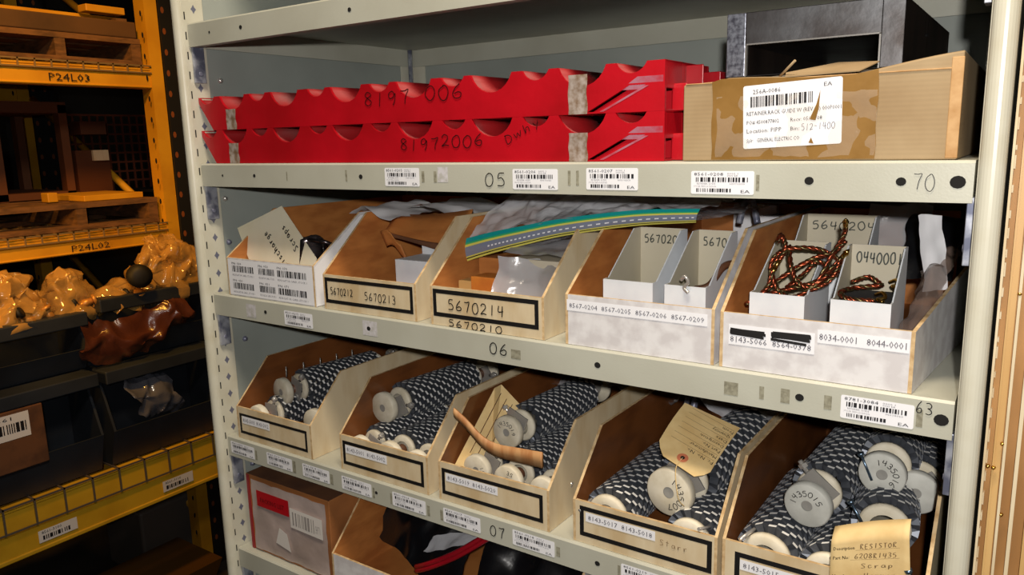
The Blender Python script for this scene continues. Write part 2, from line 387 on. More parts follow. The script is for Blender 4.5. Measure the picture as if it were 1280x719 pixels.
for k, (a, b) in enumerate(((.008,.061), (.088,.141), (.162,.214), (.237,.290), (.3255,.379), (.406,.46), (.504,.558), (.636,.69), (.78,.834))):
    sticker(shelves[3], a, b, -.3975, -.4155, '8561-02%02d' % (12+k), 20+k)
# holes, residue patches and handwriting on the lips
def lip_marks(par, z, holes, patches, words):
    for x, r in holes:
        m = MB(); m.add([(x+r*math.cos(k*math.pi/6), -.0004, z-.0155+r*.9*math.sin(k*math.pi/6)) for k in range(12)], [range(12)]); m.build('bolt_hole', [dark], par)
    for x, w, zz, h, mm in patches:
        m = MB(); m.rect((x, -.0003, zz), X, Z, w, h); m.build('adhesive_residue', [mm], par)
    for t, x, zz, w, h, sw in words:
        m = MB(); hand(m, t, (x, -.0007, zz), X, Z, 0, 0, w, h, sw); m.build('handwritten_number', [marker], par)
lip_marks(shelves[0], LV[0], [(.047,.0018), (.111,.0028), (.302,.0028), (.61,.003)], [], [])
lip_marks(shelves[1], 0, [(.047,.0018), (.113,.0025), (.304,.003), (.8,.0036), (.866,.0036), (.903,.0052)],
   [(.175,.002,-.021,.011,residue), (.279,.003,-.021,.013,residue), (.396,.004,-.021,.012,residue), (.413,.004,-.021,.012,residue), (.4185,.014,-.0205,.016,residue_l), (.579,.003,-.022,.014,residue), (.588,.003,-.022,.014,residue), (.758,.0028,-.024,.013,residue)],
   [('05', .4795, -.0245, .029, .0135, .0011), ('70', .873, -.0215, .0165, .012, .0006)])
lip_marks(shelves[2], LV[2], [(.112,.0028), (.302,.003), (.61,.0034), (.8005,.0036), (.905,.0052)],
   [(.072,.02,LV[2]-.026,.018,residue_l), (.292,.024,LV[2]-.024,.018,residue_l), (.508,.012,LV[2]-.023,.01,residue), (.736,.0125,LV[2]-.0235,.012,residue), (.767,.004,LV[2]-.0225,.0115,residue), (.785,.0075,LV[2]-.0225,.0125,residue), (.888,.0045,LV[2]-.024,.014,residue), (.82,.006,LV[2]-.022,.012,residue)],
   [('06', .479, -.2015, .026, .0125, .0013), ('63', .8865, -.1925, .013, .0095, .0008)])
lip_marks(shelves[3], LV[3], [(.298,.0024), (.609,.003)],
   [(.0625,.004,LV[3]-.024,.014,residue), (.142,.006,LV[3]-.025,.017,residue), (.2155,.005,LV[3]-.024,.014,residue), (.292,.003,LV[3]-.024,.014,residue), (.3215,.003,LV[3]-.024,.014,residue), (.381,.004,LV[3]-.024,.013,residue), (.401,.004,LV[3]-.024,.013,residue), (.632,.003,LV[3]-.024,.014,residue), (.56,.0045,LV[3]-.022,.011,residue), (.694,.0045,LV[3]-.022,.011,residue), (.774,.003,LV[3]-.022,.012,residue)],
   [('07', .472, -.4135, .023, .0125, .0012)])

# neighbouring unit beyond the right-hand post
nb = thing('neighbouring_upright', 'tan steel shelving upright at the right edge of the picture', 'shelving', (.935, -.003, FZ))
m = MB(); x = .9345
for w, d, mi in ((.0016, -.004, 2), (.0042, .004, 1), (.0012, -.001, 0), (.0038, .0, 0), (.001, .001, 1), (.0018, -.004, 2), (.0062, .002, 1), (.0024, -.004, 2), (.007, .004, 1), (.0022, -.004, 0), (.012, .0, 0), (.003, -.006, 2), (.02, .004, 1)):
    m.box(x, x+w, d, .03, FZ, .75, mi); x += w
m.build('ribbed_post', [tan, tand, cream], nb)
m = MB(); r = random.Random(4); z = -.5
while z < .25:
    m.box(.9359, .9371, -.0005, .004, z, z+r.uniform(.003, .01)); z += r.uniform(.012, .02)
m.build('edge_chips', [cream], nb, kind='stuff')
for x, z in ((.9455, -.205), (.9415, -.2245), (.938, -.224), (.947, -.093), (.949, -.26)):
    m = MB(); m.lathe([(0, .003), (.0011, .0024), (.0015, 0)], (x, -.002, z), (0, -1, 0), 10); m.build('screw', [gold], nb)

# ------------------------------------------------------------------ parts bins
def sidepoly(fh, bh, y1, dep): return [(0, 0), (dep, 0), (dep, bh), (y1, bh), (0, fh)]
def make_bin(name, label, x, y, z, w, fh=.046, bh=.108, y1=.07, dep=.36, rot=0, outer=cream, inner=krafti, group='open-fronted cardboard parts bins', front=None, t=.003, tip=0):
    T = thing(name, label, 'bin', (x, y, z+.0004), (0, 0, rot), group)
    def wall(x0, x1, out_side, nm):
        m = MB(); p = sidepoly(fh, bh, y1, dep)
        m.prism(p, 'x', x0, x1, 2, cap_a=0 if out_side < 0 else 1, cap_b=1 if out_side < 0 else 0, side=2)
        return m.build(nm, [outer, inner, edgem], T, local=True)
    wall(0, t, -1, 'side_wall'); wall(w-t, w, 1, 'side_wall')
    m = MB(); m.box(t, w-t, 0, t, 0, fh, [0, 0, 0, 1, 0, 2]); f = m.build('front_wall', [front or outer, inner, edgem], T, local=True)
    m = MB(); m.box(t, w-t, dep-t, dep, 0, bh, [0, 0, 1, 0, 0, 2]); m.build('back_wall', [outer, inner, edgem], T, local=True)
    m = MB(); m.box(t, w-t, t, dep-t, 0, t, [0, 0, 0, 0, 0, 1]); m.build('bottom', [outer, inner], T, local=True)
    return T
def frame(T, w, fh, x0=.008, x1=None, z0=.009, z1=None, b=.0045):
    x1 = x1 or w-.009; z1 = z1 or fh-.008; m = MB(); O = (0, -.0003, 0)
    m.rect(O, X, Z, x1-x0, b, 0, x0, z0); m.rect(O, X, Z, x1-x0, b, 0, x0, z1-b); m.rect(O, X, Z, b, z1-z0-2*b, 0, x0, z0+b); m.rect(O, X, Z, b, z1-z0-2*b, 0, x1-b, z0+b)
    m.build('printed_frame', [marker], T, local=True)
def strip(T, t, x, z, w, h, tx=.04, tw=.92, th=.5, slope=0):
    m = MB(); U = Vector((1, 0, slope)); m.rect((0, -.0005, 0), U, Z, w, h, 0, x, z); put_text(m, t, (0, -.0008, 0), U, Z, x+w*tx, z+h*(1-th)/2, w*tw, h*th, 1)
    m.build('number_strip', [white, fade], T, local=True)
def handlet(T, t, x, z, w, h, sw=.0011, mm=marker, slope=0, nm='handwriting'):
    m = MB(); hand(m, t, (0, -.0007, 0), Vector((1, 0, slope)), Z, x, z, w, h, sw); m.build(nm, [mm], T, local=True)
z2 = LV[2]; z3 = LV[3]; z4 = LV[4]
# middle shelf
b21 = make_bin('parts_bin', 'white barcode-covered parts bin at the left end of the middle shelf', .032, .004, z2, .176, .052, .112, .085, outer=creamw, front=creamw)
m = MB(); O = Vector((0, -.0005, 0)); m.rect(O, X, Z, .17, .0485, 0, .003, .0015); O = O+Vector((0, -.0003, 0))
for row, zz in ((0, .027), (1, .0035)):
    for cx, cw, sd in ((.012, .045, 3), (.068, .032, 5), (.106, .056, 7)):
        put_text(m, 'PN: 0%d%d' % (sd, row), O, X, Z, cx, zz+.0165, .02, .003, 1)
        barcode(m, O, X, Z, cx, zz+.0065, cw, .0085, 1, sd+row*11, 30); put_text(m, 'REGULATOR CARD, STOCK 1', O, X, Z, cx, zz+.001, cw, .0025, 2)
m.build('barcode_label', [white, ink, fade], b21, local=True)
m = MB(); U = Vector((0, 1, 0)); m.add([(.1765, .001, .001), (.1765, .2, .001), (.1765, .2, .108), (.1765, .085, .108), (.1765, .001, .05)], [range(5)]); m.build('white_side_label', [white], b21, local=True)
b22 = make_bin('parts_bin', 'tan parts bin handwritten 5670212 and 5670213, second on the middle shelf', .2235, .004, z2, .1525, .0435, .113, .08)
frame(b22, .1525, .0435, .003, .1475, .008, .040, .0045); handlet(b22, '5670212', .012, .0195, .040, .0085); handlet(b22, '5670213', .07, .0175, .052, .0095)
b23 = make_bin('parts_bin', 'tan parts bin handwritten 5670214 above 5670210, under the zip bag', .397, .004, z2, .150, .044, .113, .08)
frame(b23, .15, .044, .004, .1435, .010, .041, .0048); handlet(b23, '5670214', .024, .019, .078, .0115, .0013); handlet(b23, '5670210', .024, .0005, .075, .0075, .0012)
b24 = make_bin('parts_bin', 'whitish parts bin with number strip 8567-0204 to 8567-0209', .572, .004, z2, .1525, .0505, .113, .085, outer=creamw, group=None)
strip(b24, '8567-0204  8567-0205  8567-0206  8567-0209', .002, .0345, .144, .011, .02, .96, .42)
b25 = make_bin('parts_bin', 'whitish parts bin labelled 8143-5066, rightmost on the middle shelf', .7295, .004, z2, .1535, .0495, .112, .085, outer=creamw, group=None, dep=.34)
w_ = [c for c in b25.children if c.name.startswith('side_wall')][1]
bpy.data.objects.remove(w_)
m = MB(); m.prism([(0, 0), (.36, 0), (.36, .088), (.2, .072), (0, .0495)], 'x', -.003, 0, 2, cap_a=1, cap_b=0, side=2); w_ = m.build('side_wall', [creamw, krafti, edgem], b25, local=True)
w_.location = (.1535, 0, 0); w_.rotation_euler = (0, 0, -.09)
strip(b25, '8034-0001   8044-0001', .082, .032, .068, .011, .02, .95, .5)
m = MB(); O = (0, -.0005, 0); m.rect(O, X, Z, .072, .018, 0, .008, .0215)
put_text(m, '8143-5066  8564-0378', (0, -.0008, 0), X, Z, .0095, .024, .068, .0052, 1)
for a, w in ((.010, .031), (.045, .034)):
    for k in range(9): m.rect((0, -.0009-.00002*k, 0), Vector((1, 0, rnd.uniform(-.06, .05))), Z, w*rnd.uniform(.85, 1), .0024, 2, a+rnd.uniform(-.001, .001), .0305+.0005*k)
m.build('number_strip', [white, fade, marker], b25, local=True)
# lower shelf
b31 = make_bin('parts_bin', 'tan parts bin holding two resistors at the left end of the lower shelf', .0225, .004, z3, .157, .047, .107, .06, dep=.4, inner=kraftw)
frame(b31, .157, .047, .006, .148, .008, .038, .004); strip(b31, '8143-5003  8143-5012', .012, .0235, .06, .011, .04, .92, .5)
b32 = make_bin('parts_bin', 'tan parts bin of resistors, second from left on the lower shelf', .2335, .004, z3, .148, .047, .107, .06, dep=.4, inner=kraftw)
frame(b32, .148, .047, .005, .141, .008, .040, .0045); strip(b32, '8143-5001  8143-5002', .010, .024, .072, .011, .04, .92, .5)
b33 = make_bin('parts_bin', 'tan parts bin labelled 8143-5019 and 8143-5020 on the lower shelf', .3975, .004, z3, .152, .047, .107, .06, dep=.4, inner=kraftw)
frame(b33, .152, .047, .005, .144, .008, .040, .0045); strip(b33, '8143-5019  8143-5020', .011, .025, .074, .010, .04, .92, .5)
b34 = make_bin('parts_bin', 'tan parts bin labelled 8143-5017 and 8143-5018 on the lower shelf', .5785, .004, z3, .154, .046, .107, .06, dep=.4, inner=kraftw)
frame(b34, .154, .046, .008, .149, .008, .041, .0048); strip(b34, '8143-5017  8143-5018', .015, .025, .077, .010, .04, .92, .5); handlet(b34, 'Starr', .096, .023, .03, .006, .0006, pencil)
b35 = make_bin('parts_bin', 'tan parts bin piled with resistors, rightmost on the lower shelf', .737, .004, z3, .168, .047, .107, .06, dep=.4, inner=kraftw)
frame(b35, .168, .047, .012, .160, .008, .038, .0048); strip(b35, '8143-5015  8143-5016', .017, .0215, .075, .010, .04, .92, .5)

# ------------------------------------------------------------------ edge-wound resistors
def coil_mesh(y0=.037, y1=.176, r0=.0175, r1=.0262, turns=19, zig=29):
    m = MB(); n = turns*zig; vs = []; fs = []; mi = []
    for i in range(n+1):
        a = 2*math.pi*i/zig; yc = y0+(y1-y0)*i/n + (.0013 if i % 2 else -.0013)
        for r, dy in ((r0, -.0008), (r1, -.0016), (r1, .0016), (r0, .0008)):
            vs.append((r*math.cos(a), yc+dy, r*math.sin(a)))
    for i in range(n):
        b = 4*i
        for k, mm in ((0, 0), (1, 1), (2, 0)):
            fs.append((b+k, b+k+1, b+5+k, b+4+k)); mi.append(mm if (k != 1 or i % 2) else 0)
    m.add(vs, fs, mi); return m
def end_hw(m, y, s):
    # bracket plate, shaft and nut behind the end disc
    m.lathe([(0, 0), (.008, 0), (.008, .02*s)], (0, y, 0), (0, 1, 0), 14, 0)
    m.tube([(.010, y+.014*s, .018), (.014, y+.014*s, .031)], .0022, 8, 1)
    m.lathe([(0, 0), (.0045, 0), (.0045, .004), (0, .004)], (.0125, y+.014*s, .024), (.3, 0, .95), 6, 1, False)
    m.box(-.006, .02, min(y+.010*s, y+.0116*s), max(y+.010*s, y+.0116*s), -.012, .019, 1)
def make_resistor(name, label, disc=True, dm=ceram):
    T = thing(name, label, 'resistor', (0, 0, 0)); T.rotation_mode = 'QUATERNION'
    coil_mesh().build('coil', [ribd, ribb], T, local=True)
    m = MB(); m.lathe([(.012, .03), (.0185, .03), (.0205, .032), (.0205, .036), (.0165, .037), (.0165, .176), (.0205, .177), (.0205, .181), (.0185, .183), (.012, .183), (.012, .03)], (0, 0, 0), (0, 1, 0), 28)
    m.build('ceramic_tube', [ceram], T, local=True)
    if disc:
        m = MB(); m.lathe([(.005, .0006), (.0195, 0), (.0208, .0012), (.021, .009), (.0195, .011), (0, .011)], (0, 0, 0), (0, 1, 0), 32)
        d = m.build('end_disc', [dm], T, local=True)
        m = MB(); m.lathe([(0, .0014), (.005, .001)], (0, 0, 0), (0, 1, 0), 18); m.build('centre_plug', [mat('plug_grey', (150, 148, 142), .6)], d, local=True)
        m = MB(); end_hw(m, .011, 1); m.build('end_bracket', [brownc, bolt], T, local=True)
    else:
        m = MB(); m.tube([(-.024, .02, .004), (-.020, .04, .010)], .0016, 8, 0); m.tube([(.0, .026, 0), (0, .034, .006)], .0012, 6, 1)
        m.build('lead_pin', [bolt, gold], T, local=True)
    m = MB(); end_hw(m, .213, -1); m.build('end_bracket', [brownc, bolt], T, local=True)
    m = MB(); m.lathe([(0, .213), (.021, .213), (.021, .222), (0, .223)], (0, 0, 0), (0, 1, 0), 28); m.build('end_disc', [dm], T, local=True)
    return T
RD = make_resistor('wire_wound_resistor', 'x'); RG = make_resistor('wire_wound_resistor', 'x', dm=ceramg); RO = make_resistor('wire_wound_resistor', 'x', False)
used = set()
def resistor(proto, p, d, R, label, roll=0, writing=None, wrot=0, grp='edge-wound resistors in the lower bins', wr=.0125, wh=.0052):
    q = Vector(d).normalized().to_track_quat('Y', 'Z') @ Euler((0, roll, 0)).to_quaternion()
    s = R/.021
    o = None
    if o is not None:
        used.add(proto.name); o.location = p; o.rotation_quaternion = q; o['label'] = label; o.scale = (s,)*3; o['group'] = grp
    else: o = dup(proto, p, q, label, grp, s)
    if writing:
        m = MB()
        for i, ch in enumerate(writing):                 # arc of handwriting round the plug, on the face
            a = wrot - (i-(len(writing)-1)/2)*.42
            c = Vector((math.cos(a), 0, math.sin(a)))*wr; U = Vector((math.sin(a), 0, -math.cos(a))); V = Vector((math.cos(a), 0, math.sin(a)))
            hand(m, ch, c+Vector((0, -.0004, 0)), U, V, -.0024, -.0028, .0055, wh, .0007, seed=i)
        # roll is undone so that the writing reads as in the photograph
        w_ = m.build('handwriting', [marker], o, local=True); w_.rotation_euler = (0, -roll, 0)
    return o
def on_floor(x, y, R, tilt=0): return (x, y, z3+.0036+R*1.27+tilt)
RES = [
 (RD, (.058, .055, -.332), (.14, .98, .0), .0205, 'beige-ended resistor on top in the leftmost lower bin', .3, None, 0),
 (RD, (.142, .04, -.3585), (-.05, .99, .0), .0198, 'lower right resistor in the leftmost lower bin, beige end showing', 1.2, None, 0),
 (RD, (.052, .015, -.3615), (.03, 1, .0), .0198, 'lower left resistor mostly hidden in the leftmost lower bin', 0, None, 0),
 (RD, (.2545, .062, -.323), (.06, .99, -.02), .0210, 'large-ended resistor lying on top in the second lower bin', 1.0, None, 0),
 (RD, (.2585, .012, -.3635), (.03, .99, .0), .0186, 'lower left resistor in the second lower bin', .4, None, 0),
 (RD, (.308, .014, -.3615), (-.01, .99, .0), .0186, 'lower middle resistor in the second lower bin', 2.0, None, 0),
 (RD, (.3545, .012, -.3615), (-.02, .99, .0), .0176, 'lower right resistor in the second lower bin, beside the bin wall', .9, None, 0),
 (RD, (.450, .068, -.320), (.06, .99, .0), .0200, 'resistor marked 1435019 on top in the third lower bin', -1.2, '1435019', 1.35),
 (RD, (.428, .035, -.3605), (.0, .99, .0), .0186, 'lower left resistor in the third lower bin, white end', .4, '19', .3),
 (RD, (.4765, .03, -.3605), (.0, .99, .0), .0186, 'lower middle resistor in the third lower bin, dark-marked white end', 2.4, '35', 1.2),
 (RD, (.524, .03, -.3625), (.0, .99, .0), .0176, 'lower right resistor in the third lower bin, plain white end', .8, None, 0),
 (RD, (.673, .028, -.3245), (.08, .99, .0), .0245, 'resistor marked 1435007 on top in the fourth lower bin', -.6, '1435007', -.1),
 (RO, (.612, -.018, -.3600), (.0, 1, .0), .0225, 'open-ended resistor at the left of the fourth lower bin', 0, None, 0),
 (RO, (.700, -.016, -.3615), (.0, 1, .0), .0215, 'open-ended resistor at the right of the fourth lower bin', 2, None, 0),
 (RG, (.799, .05, -.315), (.09, .99, .07), .0215, 'resistor marked 1435015 on top in the rightmost lower bin', -.9, '1435015', 1.75),
 (RG, (.854, .09, -.287), (.01, .99, .0), .0205, 'resistor marked 1435016 highest in the rightmost lower bin', 2.9, '1435016', .6),
 (RG, (.880, .115, -.309), (-.06, .98, .0), .0205, 'grey-ended resistor against the right post in the rightmost lower bin', .9, None, 0),
 (RO, (.772, -.016, -.3600), (.0, 1, .0), .0235, 'open-ended resistor at the lower left of the rightmost lower bin', .6, None, 0),
 (RO, (.826, -.012, -.3615), (.0, 1, .0), .0215, 'open-ended resistor behind the paper tag in the rightmost lower bin', 1.6, None, 0),
 (RO, (.866, .03, -.325), (-.10, .99, .0), .0225, 'dark-coiled resistor right of the tag in the rightmost lower bin', -.8, None, 0),
]
for pr0, p, d, R, lab, roll, wrt, wrot in RES: resistor(pr0, p, d, R, lab, roll, wrt, wrot)
for p_ in (RD, RG, RO):
    for c_ in list(p_.children_recursive): bpy.data.objects.remove(c_)
    bpy.data.objects.remove(p_)
# upright pins of the first resistor
r1 = [o for o in bpy.data.objects if o.get('label', '').startswith('beige-ended resistor')][0]
m = MB()
for k in range(5): m.tube([(0, .012+.03*k, .021), (.001, .012+.03*k, .037)], .0009, 6)
o = m.build('pin_row', [bolt], r1, local=True); o.rotation_euler = (0, -.3, 0)

# ------------------------------------------------------------------ red trays
def scal(cx, hw, dep, z, n=10):
    R = (hw*hw+dep*dep)/(2*dep); a0 = math.asin(min(1, hw/R)); out = []
    for k in range(n+1):
        a = -a0+2*a0*k/n; out.append((cx+R*math.sin(a), z-(R*math.cos(a)-(R-dep))))
    return out
def tray(z0, label, words, x0=.001, ht=.0435, yo=.006):
    T = thing('red_tray', label, 'tray', (x0, yo, z0), group='stacked red scalloped trays')
    big = [.072, .174, .281, .384, .487, .591]; small = [.019, .123, .2315, .334, .438, .540, .6415]
    sc = sorted([(c, .0255, .0185, 0) for c in big]+[(c, .0155, .0098, 1) for c in small])
    top = []
    for c, hw, dp, s_ in sc: top += scal(c-x0, hw, dp, ht, 10)
    top = [(a, b) for a, b in top if a > .004]
    outl = [(.0, ht)] + top + [(.674-x0, ht), (.674-x0, 0), (.027, 0), (.0, ht-.008)]
    # front plate with a slanted window near the right end
    hole = [(.597-x0, .0015), (.640-x0, .0235), (.656-x0, .0235), (.614-x0, .0015)]
    def plate(y0, y1, hl, nm, mats):
        bm = bmesh.new(); loops = [outl] + ([hl] if hl else []); E = []; LV_ = []
        for lp in loops:
            vs = [bm.verts.new((a, y0, b)) for a, b in lp]; LV_.append(vs)
            E += [bm.edges.new((vs[i], vs[(i+1) % len(vs)])) for i in range(len(vs))]
        r = bmesh.ops.triangle_fill(bm, edges=E, use_beauty=True)
        fs = [g for g in r['geom'] if isinstance(g, bmesh.types.BMFace)]
        ex = bmesh.ops.extrude_face_region(bm, geom=fs); vv = [g for g in ex['geom'] if isinstance(g, bmesh.types.BMVert)]
        bmesh.ops.translate(bm, verts=vv, vec=(0, y1-y0, 0)); bmesh.ops.recalc_face_normals(bm, faces=bm.faces)
        me = bpy.data.meshes.new(nm); bm.to_mesh(me); bm.free()
        for mm in mats: me.materials.append(mm)
        o = bpy.data.objects.new(nm, me); COL.objects.link(o); o.parent = T; ORG[o.name] = Vector((0, 0, 0)); return o
    plate(0, .003, hole, 'front_plate', [red]); plate(.040, .043, None, 'middle_plate', [red]); plate(.102, .105, None, 'back_plate', [red])
    m = MB()                                     # trough linings joining the plates
    for c, hw, dp, s_ in sc:
        pts = [(a, b) for a, b in scal(c-x0, hw, dp, ht, 10) if a > .003]
        vs = [(a, .003, b) for a, b in pts] + [(a, .102, b) for a, b in pts]; n = len(pts)
        m.add(vs, [(i, i+1, n+i+1, n+i) for i in range(n-1)], 0, True)
    m.build('trough_lining', [redd], T, local=True, solid=.0008)
    m = MB(); m.box(.0, .674-x0, .003, .102, 0, .0015) if False else m.box(.027, .674-x0, .003, .102, 0, .0015)
    xs = [0.0]+[v for c, hw, dp, s_ in sc for v in (max(c-x0-hw, .0), c-x0+hw)]+[.674-x0]
    for a, b in zip(xs[0::2], xs[1::2]):
        if b-a > .0006: m.box(a, b, .003, .102, ht-.0012, ht)
    m.build('top_ribs', [red], T, local=True)
    m = MB()                                     # ledge in the window and pale scuffed slope
    m.hexa([(.630-x0, .0004, .0195), (.6725-x0, .0004, .0195), (.6725-x0, .0028, .0195), (.630-x0, .0028, .0195),
            (.648-x0, -.0004, .0305), (.6725-x0, -.0004, .0305), (.6725-x0, .0028, .0305), (.648-x0, .0028, .0305)])
    m.hexa([(.610-x0, -.0003, .0015), (.614-x0, -.0003, .0015), (.614-x0, .002, .0015), (.610-x0, .002, .0015),
            (.655-x0, -.0003, .0225), (.659-x0, -.0003, .0225), (.659-x0, .002, .0225), (.655-x0, .002, .0225)])
    m.build('scuffed_ledge', [redl], T, local=True)
    m = MB(); m.hexa([(.602-x0, .002, .0015), (.613-x0, .002, .0015), (.613-x0, .012, .0015), (.598-x0, .022, .0015), (.643-x0, .002, .0225), (.655-x0, .002, .0232), (.655-x0, .012, .0232), (.638-x0, .022, .0225)]); m.build('window_web', [red], T, local=True)
    m = MB(); m.box(.671-x0, .674-x0, .003, .04, ht*.45, ht); m.box(.671-x0, .674-x0, .043, .102, ht*.35, ht)
    m.box(.672-x0, .690-x0, .0485, .0505, 0, ht*.95); m.box(.672-x0, .686-x0, .020, .022, 0, ht*.55)
    m.box(.672-x0, .692-x0, .088, .105, 0, ht*.85); m.build('end_ribs', [red], T, local=True, bevel=.0008)
    for a, b, zt in ((.058, .078, .029), (.577, .597, .037)):
        m = MB(); h = (.026 if a < .1 else .036) if True else 0
        if a > .1 and z0 < .02: h = .0265
        m.surf(lambda u, v: (a-x0+u*(b-a)+.0006*math.sin(v*9), -.0005-.0003*math.sin(v*7+u*3), v*h), 3, 8)
        m.build('tape_patch', [tapeg], T, local=True)
    for t, x, zz, w, h in words:
        m = MB(); hand(m, t, (0, -.0008, 0), Vector((1, 0, .02)), Z, x-x0, zz, w, h, .0013, jit=.12); m.build('handwriting', [redmark], T, local=True)
    return T
tray(.0004, 'lower of two red plastic trays, handwritten 81972006', [('81972006', .360, .0065, .118, .012), ])
tray(.0440, 'upper red plastic tray stacked on the other, marked 8197 006', [('8197 006', .308, .0135, .146, .0145)])
T = [o for o in bpy.data.objects if o.name == 'red_tray'][0]
m = MB(); hand(m, 'Dwhy', (.503, -.0009, .0165), Vector((.86, 0, .40)), Vector((-.35, 0, .9)), 0, 0, .05, .009, .0011); m.build('handwriting', [redmark], T, local=True)

# ------------------------------------------------------------------ cardboard box and steel frame, top right
kb = thing('cardboard_box', 'flat kraft cardboard box taped shut, torn white address label', 'box', (.692, .004, .0004))
m = MB(); r = random.Random(2)
def topz(x): return .0655+.0015*math.sin(x*40)+(.009*max(0, (x-.14)/.07) if x > .14 else 0) - (.002 if x < .03 else 0)
nx = 22; bw = .2085; dep = .33
vs = []; fs = []
for i in range(nx+1):
    x = bw*i/nx; z = topz(x); vs += [(x, 0, 0), (x, 0, z*.5), (x, .0004, z), (x, .004, z+.0008), (x, dep, .070), (x, dep, 0)]
for i in range(nx):
    for k in range(5): fs.append((6*i+k, 6*i+6+k, 6*i+7+k, 6*i+1+k))
    fs.append((6*i+5, 6*i+11, 6*i+6, 6*i))
fs += [(0, 1, 2, 3, 4, 5), tuple(6*nx+k for k in range(5, -1, -1))]
m.add(vs, fs, 0, False); m.build('carton', [kraft], kb, local=True, bevel=.001)
m = MB(); m.box(bw-.0075, bw+.0004, -.0006, .003, .001, .072); m.box(0.002, bw, -.0005, .0035, .0638, .0648); m.build('folded_edge', [mat('worn_edge', (176, 132, 80), .7, c2=(200, 160, 110), scale=80)], kb, local=True, bevel=.001)
m = MB(); m.surf(lambda u, v: (.026+u*.128+.0006*math.sin(v*11), -.0006-.0004*abs(math.sin(u*9+v*4)), .001+v*(topz(.026+u*.128)-.001)), 16, 6); m.build('tape_band', [tapeb], kb, local=True)
m = MB(); m.surf(crumple(lambda u, v: (.03+u*.124, -.0010+(v > .8)*(.004*(v-.8)*20), .004+v*.064), .0016, 60, 4), 30, 12); m.build('clear_tape', [mat('clear_tape', (235, 220, 200), .1, alpha=.16, spec=1, bump=.5, bscale=90)], kb, local=True)
m = MB(); O = Vector((.0535, -.0012, .0095)); U = Vector((1, 0, .045)); V = Vector((-.03, 0, 1)); w, h = .0765, .0505
m.rrect(O, U, V, w, h, .0018, 0); O = O+Vector((0, -.0003, 0))
put_text(m, '256A-0086', O, U, V, .008, .0435, .022, .0035, 1); put_text(m, 'EA', O, U, V, .063, .0445, .006, .003, 1)
barcode(m, O, U, V, .006, .033, .05, .0085, 1, 77, 40)
for t, x, y, ww, hh in (('RETAINER,RACK GUIDE W (REV 06) 000P0001', .003, .0265, .073, .0032), ('PO# 4500877802', .003, .0195, .026, .003), ('Recv: 05/06/08', .038, .0195, .024, .003), ('Location: PIPP', .003, .0125, .028, .0034), ('Bin:', .038, .0125, .007, .003), ('Splr:   GENERAL ELECTRIC CO', .003, .005, .042, .003)): put_text(m, t, O, U, V, x, y, ww, hh, 1)
hand(m, '512-1400', O, U, V, .046, .012, .026, .005, .0004, 2)
m.flat([(.0605, .042), (.0575, .031), (.0525, .020), (.057, .019), (.0595, .028)], [(0,1,2,3,4)], O-Vector((0, .0002, 0)), U, V, 3)
m.flat([(.052, .002), (.054, .006), (.056, .001)], [(0,1,2)], O-Vector((0, .0002, 0)), U, V, 3)
m.build('address_label', [white, ink, fade, tapeb], kb, local=True)
m = MB(); m.add([(.085, .0, .0655), (.14, .0, .0665), (.15, .02, .074), (.118, .03, .076), (.08, .02, .070)], [(0,1,2,3,4)]); m.tube([(.078, .01, .067), (.092, .0, .0775)], .0008, 5); m.build('torn_flap', [kraft], kb, local=True, solid=.0008)

sf = thing('steel_housing', 'heavy rectangular steel housing resting on the flat cardboard box', 'metal part', (.7125, .05, .0715))
sw_, sh_, sd_ = .1415, .0535, .30
for nm, a in (('frame_wall', (0, .0165, 0, sd_, 0, sh_)), ('frame_wall', (sw_-.0165, sw_, 0, sd_, 0, sh_)), ('frame_wall', (.0165, sw_-.0165, 0, sd_, .027, sh_)), ('frame_wall', (.0165, sw_-.0165, 0, sd_, 0, .0005))):
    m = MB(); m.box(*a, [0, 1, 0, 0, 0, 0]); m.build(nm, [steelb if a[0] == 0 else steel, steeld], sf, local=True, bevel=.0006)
m = MB(); m.box(.0165, .0178, -.0004, .004, 0, .027); m.box(.0165, sw_-.0165, -.0004, .003, .0262, .0274); m.box(sw_-.0178, sw_-.0165, -.0004, .004, 0, .027); m.build('bright_inner_edge', [bolt], sf, local=True)
m = MB(); hand(m, 'C4', (sw_+.0004, .06, .02), Vector((0, 1, 0)), Z, 0, 0, .08, .03, .002, jit=0); m.build('paint_mark', [dark], sf, local=True)

# ------------------------------------------------------------------ contents of the middle shelf bins
# bin 1: paper note and metal clip
nt = thing('paper_note', 'cream paper note with inverted handwriting leaning in the leftmost bin', 'note', (.09, .028, z2+.006), (math.radians(-10), 0, 0))
m = MB(); P_ = [(-.080, 0, .083), (.012, 0, .117), (.088, 0, .050), (.070, 0, .008), (-.035, 0, .018)]
m.add(P_, [range(5)]); m.build('sheet', [notep], nt, local=True, solid=.0006)
m = MB(); U = Vector((-.67, 0, .60)); V = Vector((-.60, 0, -.67))
hand(m, 'Scraps', (.052, -.0009, .062), U, V, 0, 0, .050, .010, .0016); hand(m, 'Discharge', (.036, -.0009, .040), U, V, 0, .004, .075, .010, .0016, seed=9); hand(m, 'No', (.006, -.0009, .030), U, V, 0, .016, .026, .013, .0016)
m.build('handwriting', [marker], nt, local=True)
tag(MB().tube(bez([(.128, .05, z2+.066), (.140, .045, z2+.078), (.165, .045, z2+.078), (.180, .05, z2+.076), (.186, .06, z2+.07)]), .0028, 8).build('metal_hook', [bronze]), 'dark curved wire hook lying over the note in the leftmost bin', 'hook')
m = MB(); m.surf(lambda u, v: (.150+.042*u-.008*v*(1-u), .035+.02*math.sin(u*3.1), z2+.079-.05*v+.006*math.sin(u*6)), 10, 6)
tag(m.build('metal_bracket', [bronze], solid=.0012), 'shiny dark metal bracket standing in the leftmost bin', 'bracket')
